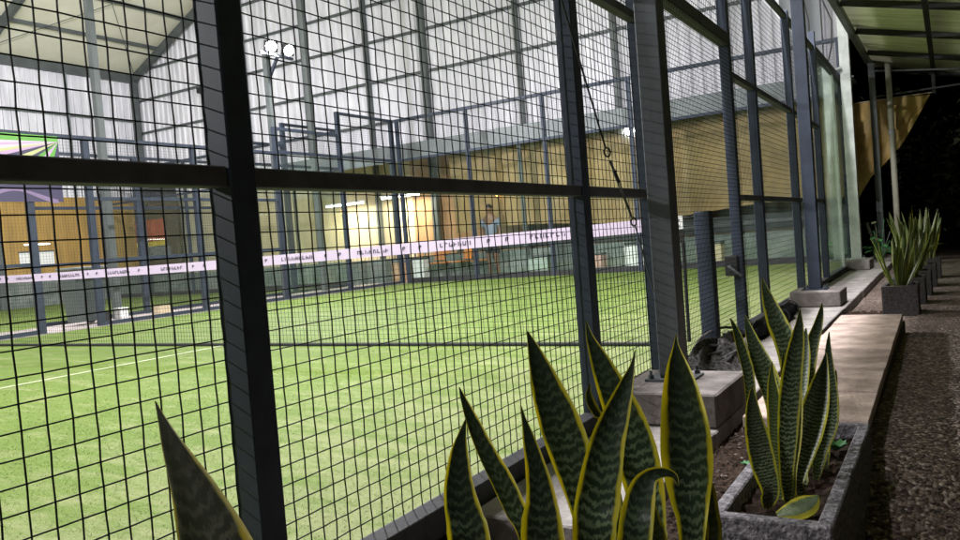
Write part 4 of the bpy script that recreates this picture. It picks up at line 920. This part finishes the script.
SECOND_LEAVES = [[[[1.13, 2.3, 0.1, 0.014], [1.1077, 2.3545, 0.2038, 0.0343], [1.0853, 2.409, 0.3076, 0.041], [1.0827, 2.4392, 0.3908, 0.0533], [1.0725, 2.4596, 0.4622, 0.0627], [1.0519, 2.4685, 0.5215, 0.0602], [1.0311, 2.4773, 0.5816, 0.0424], [1.0179, 2.4854, 0.627, 0.0213], [1.0098, 2.4945, 0.6664, 0.0031]], 0, 0.25, 0], [[[1.08, 2.15, 0.1, 0.014], [1.064, 2.1492, 0.1499, 0.0256], [1.0481, 2.1485, 0.1999, 0.0294], [1.0267, 2.1633, 0.2761, 0.0297], [1.0189, 2.1864, 0.3528, 0.0333], [1.0112, 2.2076, 0.4258, 0.037], [0.9964, 2.2192, 0.485, 0.0339], [0.9816, 2.2289, 0.5397, 0.0205], [0.9692, 2.2326, 0.5732, 0.0034]], 35, 0.25, 0], [[[1.1, 2.2, 0.1, 0.014], [1.0896, 2.2144, 0.1884, 0.0365], [1.0793, 2.2288, 0.2767, 0.044], [1.0661, 2.2558, 0.3537, 0.0557], [1.0459, 2.2705, 0.415, 0.059], [1.023, 2.2824, 0.4751, 0.0426], [1.0048, 2.2949, 0.5305, 0.0229], [0.9941, 2.306, 0.5724, 0.0029]], 5, 0.25, 0], [[[1.11, 2.12, 0.1, 0.014], [1.1156, 2.0979, 0.15, 0.0307], [1.1212, 2.0758, 0.2, 0.0362], [1.1278, 2.0833, 0.2887, 0.0492], [1.1367, 2.0921, 0.3771, 0.0543], [1.147, 2.1014, 0.4527, 0.0492], [1.1589, 2.1111, 0.5154, 0.0388], [1.168, 2.1185, 0.5655, 0.0207], [1.1723, 2.1227, 0.606, 0.0026]], 10, 0.25, 0], [[[1.14, 2.42, 0.1, 0.014], [1.1183, 2.4752, 0.1756, 0.0328], [1.0966, 2.5304, 0.2512, 0.0391], [1.1101, 2.565, 0.3685, 0.0459], [1.1227, 2.5891, 0.4424, 0.0428], [1.1371, 2.6078, 0.4864, 0.0331], [1.1491, 2.625, 0.531, 0.0199], [1.1554, 2.6368, 0.5671, 0.0033]], 20, 0.25, 0], [[[1.07, 2.06, 0.1, 0.014], [1.0801, 2.0403, 0.1314, 0.0356], [1.0902, 2.0205, 0.1627, 0.0428], [1.0794, 2.011, 0.2281, 0.0603], [1.0711, 2.0027, 0.2981, 0.0577], [1.0664, 1.9971, 0.3572, 0.04], [1.0673, 1.9954, 0.4028, 0.02], [1.0692, 1.9951, 0.4306, 0.0025]], 5, 0.3, 0], [[[1.15, 2.33, 0.1, 0.014], [1.1544, 2.3598, 0.1377, 0.0347], [1.1588, 2.3896, 0.1755, 0.0416], [1.1754, 2.4136, 0.2372, 0.0596], [1.1848, 2.4346, 0.3057, 0.0509], [1.1869, 2.4512, 0.3756, 0.0331], [1.1865, 2.4664, 0.4464, 0.0181], [1.1906, 2.48, 0.4974, 0.003]], 15, 0.25, 0], [[[1.14, 2.16, 0.1, 0.014], [1.1383, 2.1508, 0.1252, 0.0251], [1.1366, 2.1415, 0.1504, 0.0287], [1.1507, 2.1522, 0.2066, 0.0444], [1.1674, 2.1648, 0.2704, 0.0627], [1.1843, 2.1778, 0.3394, 0.0653], [1.1985, 2.1887, 0.3983, 0.047], [1.2099, 2.1975, 0.4469, 0.0209], [1.2162, 2.2027, 0.4829, 0.0026]], 0, 0.3, 0], [[[1.09, 2.14, 0.1, 0.012], [1.0902, 2.1451, 0.1446, 0.0249], [1.0903, 2.1502, 0.1892, 0.0292], [1.0868, 2.1596, 0.2804, 0.0425], [1.0851, 2.1685, 0.359, 0.0373], [1.0824, 2.1735, 0.4117, 0.0214], [1.0841, 2.1805, 0.459, 0.0027]], 0, 0.3, 1], [[[1.12, 2.14, 0.1, 0.012], [1.1233, 2.1326, 0.143, 0.0205], [1.1267, 2.1253, 0.186, 0.0234], [1.1362, 2.1268, 0.2651, 0.0363], [1.1457, 2.1284, 0.3436, 0.0336], [1.1534, 2.1302, 0.3956, 0.0206], [1.1605, 2.1322, 0.437, 0.0026]], 0, 0.3, 1], [[[1.13, 2.28, 0.1, 0.014], [1.122, 2.2935, 0.1728, 0.0313], [1.1141, 2.307, 0.2455, 0.037], [1.1234, 2.3398, 0.3523, 0.0431], [1.1325, 2.3656, 0.4335, 0.0405], [1.1384, 2.3815, 0.4827, 0.0232], [1.1418, 2.393, 0.5214, 0.0029]], -10, 0.25, 0], [[[1.15, 2.5, 0.1, 0.012], [1.1532, 2.502, 0.1269, 0.0232], [1.1564, 2.5041, 0.1538, 0.027], [1.1637, 2.5103, 0.1981, 0.0329], [1.1613, 2.511, 0.2523, 0.024], [1.1557, 2.5093, 0.2947, 0.003]], 0, 0.3, 1], [[[1.1, 2.2, 0.1, 0.014], [1.0956, 2.2172, 0.1673, 0.0296], [1.0913, 2.2344, 0.2345, 0.0348], [1.0948, 2.2671, 0.3382, 0.0352], [1.0932, 2.2878, 0.4126, 0.0258], [1.0915, 2.3021, 0.4665, 0.0032]], 30, 0.25, 0], [[[1.16, 2.45, 0.1, 0.014], [1.1567, 2.5059, 0.1393, 0.0255], [1.1534, 2.5617, 0.1786, 0.0293], [1.1621, 2.6107, 0.2359, 0.033], [1.1711, 2.6659, 0.3036, 0.0201], [1.1756, 2.6986, 0.3454, 0.0034]], 20, 0.25, 0]]

def catmull(P, n):
    out = []
    m = len(P)
    for i in range(n+1):
        t = i/n*(m-1); k = min(int(t), m-2); f = t-k
        p0, p1, p2, p3 = P[max(k-1, 0)], P[k], P[k+1], P[min(k+2, m-1)]
        out.append([0.5*((2*b)+(-a+c)*f+(2*a-5*b+4*c-d)*f*f+(-a+3*b-3*c+d)*f**3) for a, b, c, d in zip(p0, p1, p2, p3)])
    return out
def leaf_mesh(mb, pts, side_fn, fold=0.25, nu=8, nst=26, thick=0.0016):
    """pts: (x, y, z, width) from base to tip"""
    S = catmull(pts, nst); n0 = len(mb.v)
    L = 0; prev = None; acc = []
    for s in S:
        p = Vector(s[:3]); L += (p-prev).length if prev else 0; acc.append(L); prev = p
    for j, s in enumerate(S):
        p = Vector(s[:3]); w = max(s[3], 0.0006)
        t = (Vector(S[min(j+1, nst)][:3])-Vector(S[max(j-1, 0)][:3])).normalized()
        sd = side_fn(p, t, acc[j]/L); sd = (sd - t*sd.dot(t)).normalized(); nr = sd.cross(t).normalized()
        for side in (1, -1):
            for i in range(nu+1):
                u = -1+2*i/nu
                q = p + sd*(u*w/2) + nr*(fold*w*(u*u-0.4)) + nr*(side*thick*(1-u*u)*min(1, w/0.01)) + sd*0
                k = len(mb.v); mb.v.append(tuple(q)); mb.uv[k] = ((u+1)/2, 0.02+acc[j]/L*0.96 if side else 0)
    row = 2*(nu+1)
    for j in range(nst):
        a, b = n0+j*row, n0+(j+1)*row
        for i in range(nu):
            mb.f.append((a+i, a+i+1, b+i+1, b+i)); mb.m.append(0)
            c, d = a+nu+1, b+nu+1
            mb.f.append((c+i+1, c+i, d+i, d+i+1)); mb.m.append(0)
        for i in (0, nu):
            mb.f.append((a+i, b+i, b+nu+1+i, a+nu+1+i)); mb.m.append(0)
    return mb
def facing(tw):
    c, s = math.cos(math.radians(tw)), math.sin(math.radians(tw))
    def fn(p, t, v):
        sd = t.cross(p-CAM).normalized(); return -(sd*c + t.cross(sd)*s)
    return fn
def shaped_plant(data, label, loc, m=LEAF):
    r = thing('snake_plant', label, 'plant', loc, 'snake plants along the walkway')
    for pts, tw, fold, pale in data:
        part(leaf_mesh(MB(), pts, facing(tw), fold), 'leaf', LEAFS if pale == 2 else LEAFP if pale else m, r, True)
    return r
shaped_plant(FRONT_LEAVES, 'tall dark green snake plant with yellow edges, closest to the camera', (1.1, 0.95, 0.09))
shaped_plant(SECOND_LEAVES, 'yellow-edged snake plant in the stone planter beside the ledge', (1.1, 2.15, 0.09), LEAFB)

fl = [(1.105, 2.01, 0.104, 0.020), (1.13, 2.02, 0.112, 0.046), (1.158, 2.035, 0.122, 0.060), (1.182, 2.05, 0.134, 0.048), (1.197, 2.06, 0.146, 0.004)]
tag(leaf_mesh(MB(), fl, lambda p, t, v: Vector((-0.1, 0.75, 0.65)), 0.12).build('fallen_leaf', LEAFP, None, True), 'fallen yellow-rimmed leaf lying on the soil of the stone planter', 'leaf')

def rosette(x, y, z, n, h, seed, label, spread=0.10, flop=0):
    rr_ = random.Random(seed); r = thing('snake_plant', label, 'plant', (x, y, z), 'snake plants along the walkway')
    for i in range(n):
        az = rr_.uniform(0, 2*PI); rad = rr_.uniform(0.01, 0.07); H = h*rr_.uniform(0.62, 1.05); w = rr_.uniform(0.050, 0.080)
        lean = rr_.uniform(0.02, spread)*2.2; bend = rr_.uniform(-0.02, 0.06)
        fl_ = flop and i < flop
        P = []
        for k in range(7):
            t = k/6; ww = w*(0.38+0.62*math.sin(min(1, t*1.9)*PI/2))*(1-max(0, (t-0.55)/0.45)**1.6)
            rr2 = rad+lean*t+bend*t*t + (0.34*t**2.5 if fl_ else 0); zz = z+H*t - (0.45*H*t**3 if fl_ else 0)
            P.append((x+rr2*math.cos(az), y+rr2*math.sin(az), zz, max(ww, .0008)))
        tw = rr_.uniform(-0.7, 0.7)
        def fn(p, t, v, az=az, tw=tw): return Vector((-math.sin(az+tw+v*0.4), math.cos(az+tw+v*0.4), 0))
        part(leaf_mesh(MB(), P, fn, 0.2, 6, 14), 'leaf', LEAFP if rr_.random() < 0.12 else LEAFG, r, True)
    return r
rowd = [(8.15, 8.60, 'small square planter first in the row past the ledge', 'bushy snake plant in the first small planter past the ledge', 14, 0.60),
        (9.05, 9.50, 'small square planter second in the row', 'snake plant second in the row of small planters', 12, 0.72),
        (10.0, 10.45, 'small square planter third in the row', 'tall snake plant third in the row with one drooping leaf', 12, 0.84),
        (11.1, 11.55, 'small square planter fourth in the row', 'snake plant in the fourth small planter', 11, 0.80),
        (12.4, 12.85, 'small square planter last in the row', 'snake plant in the last small planter of the row', 10, 0.66)]
for i, (a, b, l1, l2, n, h) in enumerate(rowd):
    x0 = 0.925+0.035*i
    planter(x0, x0+0.30, a, b, -0.14, 0.14, l1)
    rosette(x0+0.15, (a+b)/2, 0.08, n, h, 100+i, l2, 0.09, 1 if i == 2 else 0)
# leafy pot plant on the kerb behind the pale column
rp2 = random.Random(9)
hb = thing('leafy_plant', 'small broad-leaved plant on the kerb behind the pale column', 'plant', (0.40, 15.6, -0.05))
for i in range(26):
    az = rp2.uniform(0, 2*PI); h = rp2.uniform(0.2, 0.75); rad = rp2.uniform(0.08, 0.26)
    b0 = Vector((0.40, 15.6, -0.05)); tip = b0+Vector((rad*math.cos(az), rad*math.sin(az), h))
    m = MB().tube([b0, tip], 0.005, 4)
    d = Vector((math.cos(az), math.sin(az), -0.3)).normalized(); sd = d.cross(Vector((0, 0, 1))).normalized()
    m.poly([tip, tip+d*0.06+sd*0.045, tip+d*0.16, tip+d*0.06-sd*0.045])
    part(m, 'leaf', SPROUT if i % 3 else SHRUBM, hb)
# little sprouts in the soil bed
for i, (x, y) in enumerate(((0.80, 2.62), (0.86, 2.50), (0.78, 3.1), (1.17, 2.62))):
    z = -0.115 if i < 3 else 0.10
    m = MB()
    for k in range(5 if i < 3 else 9):
        az = k*1.35+i; l = 0.028 if i < 3 else 0.05
        p = Vector((x, y, z+0.005)); d = Vector((math.cos(az), math.sin(az), 0.8)).normalized(); s_ = d.cross(Vector((0, 0, 1))).normalized()*l*0.32
        m.poly([p, p+d*l*0.6+s_, p+d*l, p+d*l*0.6-s_])
    tag(m.build('sprout', SPROUT), ['tiny green sprout in the bare soil beside the near planter', 'tiny green sprout close to the near planter wall', 'tiny green sprout in soil near the ledge', 'small weed in the planter behind the snake plant'][i], 'weed', 'sprouts in the soil')

# ================================================================== DARK SHRUBS PAST THE WALKWAY
def shrub(x, y, h, r, seed, label, n=900):
    q = random.Random(seed); root = thing('shrub', label, 'shrub', (x, y, -0.14), 'shrubs in the dark past the walkway')
    tk = MB(); cr = MB()
    tips = []
    for i in range(7):
        az = q.uniform(0, 2*PI); e = Vector((x+r*0.6*math.cos(az), y+r*0.6*math.sin(az), -0.14+h*q.uniform(0.5, 0.9)))
        mid = Vector((x, y, -0.14)).lerp(e, 0.5)+Vector((q.uniform(-.1, .1), q.uniform(-.1, .1), 0.15))
        tk.tube([(x, y, -0.16), mid, e], [0.035, 0.022, 0.008], 5); tips += [mid, e]
    for i in range(n):
        c = q.choice(tips)+Vector((q.gauss(0, r*0.30), q.gauss(0, r*0.30), q.gauss(0, h*0.14)))
        if c.z < 0: c.z = q.uniform(0.05, 0.4)
        d = Vector((q.gauss(0, 1), q.gauss(0, 1), q.gauss(0, .6))).normalized(); s_ = d.cross(Vector((q.gauss(0, 1), q.gauss(0, 1), q.gauss(0, 1)))).normalized(); l = q.uniform(0.10, 0.22)
        cr.poly([c, c+d*l*.5+s_*l*.22, c+d*l, c+d*l*.5-s_*l*.22])
    part(tk, 'trunk', BARK, root); part(cr, 'crown', SHRUBM, root)
for i, a in enumerate(((2.4, 20.5, 2.6, 1.1, 'dark shrub right behind the loose tarp'), (2.9, 17.6, 2.6, 1.0, 'dark bushy shrub past the end of the walkway'), (3.6, 14.8, 2.2, 0.9, 'dark shrub at the outer edge of the walkway'),
                       (1.3, 22.5, 3.4, 1.4, 'tall dark shrub farthest down the walkway'))):
    shrub(a[0], a[1], a[2], a[3], 50+i, a[4], 1100)
# ================================================================== WORLD, CAMERA
w = bpy.data.worlds.new('World'); SC.world = w; w.use_nodes = True
nt = w.node_tree; bg = nt.nodes['Background']
sky = nt.nodes.new('ShaderNodeTexSky'); sky.sky_type = 'NISHITA'; sky.sun_disc = False; sky.sun_elevation = math.radians(-5); sky.sun_rotation = math.radians(220)
nt.links.new(sky.outputs['Color'], bg.inputs['Color']); bg.inputs['Strength'].default_value = 0.14

cam = bpy.data.cameras.new('camera'); co = bpy.data.objects.new('camera', cam); COL.objects.link(co)
cam.sensor_width = 36; cam.sensor_fit = 'HORIZONTAL'; cam.lens = 784.85/960*36; cam.clip_end = 300; cam.clip_start = 0.02
R_ = Vector((0.85504026, 0.51251106, -0.07898453)); U_ = Vector((0.05016788, 0.06984509, 0.99629556)); F_ = Vector((-0.51612918, 0.85583531, -0.03400877))
co.matrix_world = Matrix(((R_.x, U_.x, -F_.x, CAM.x), (R_.y, U_.y, -F_.y, CAM.y), (R_.z, U_.z, -F_.z, CAM.z), (0, 0, 0, 1)))
SC.camera = co
SC.view_settings.view_transform = 'Standard'; SC.view_settings.look = 'None'; SC.view_settings.gamma = 1; SC.view_settings.exposure = 0.0
SC.view_settings.use_curve_mapping = False
SC.render.engine = 'CYCLES'
SC.cycles.use_denoising = True
SC.cycles.max_bounces = 8; SC.cycles.diffuse_bounces = 4; SC.cycles.glossy_bounces = 3; SC.cycles.transparent_max_bounces = 16
SC.cycles.sample_clamp_indirect = 8.0
SC.cycles.use_light_tree = True
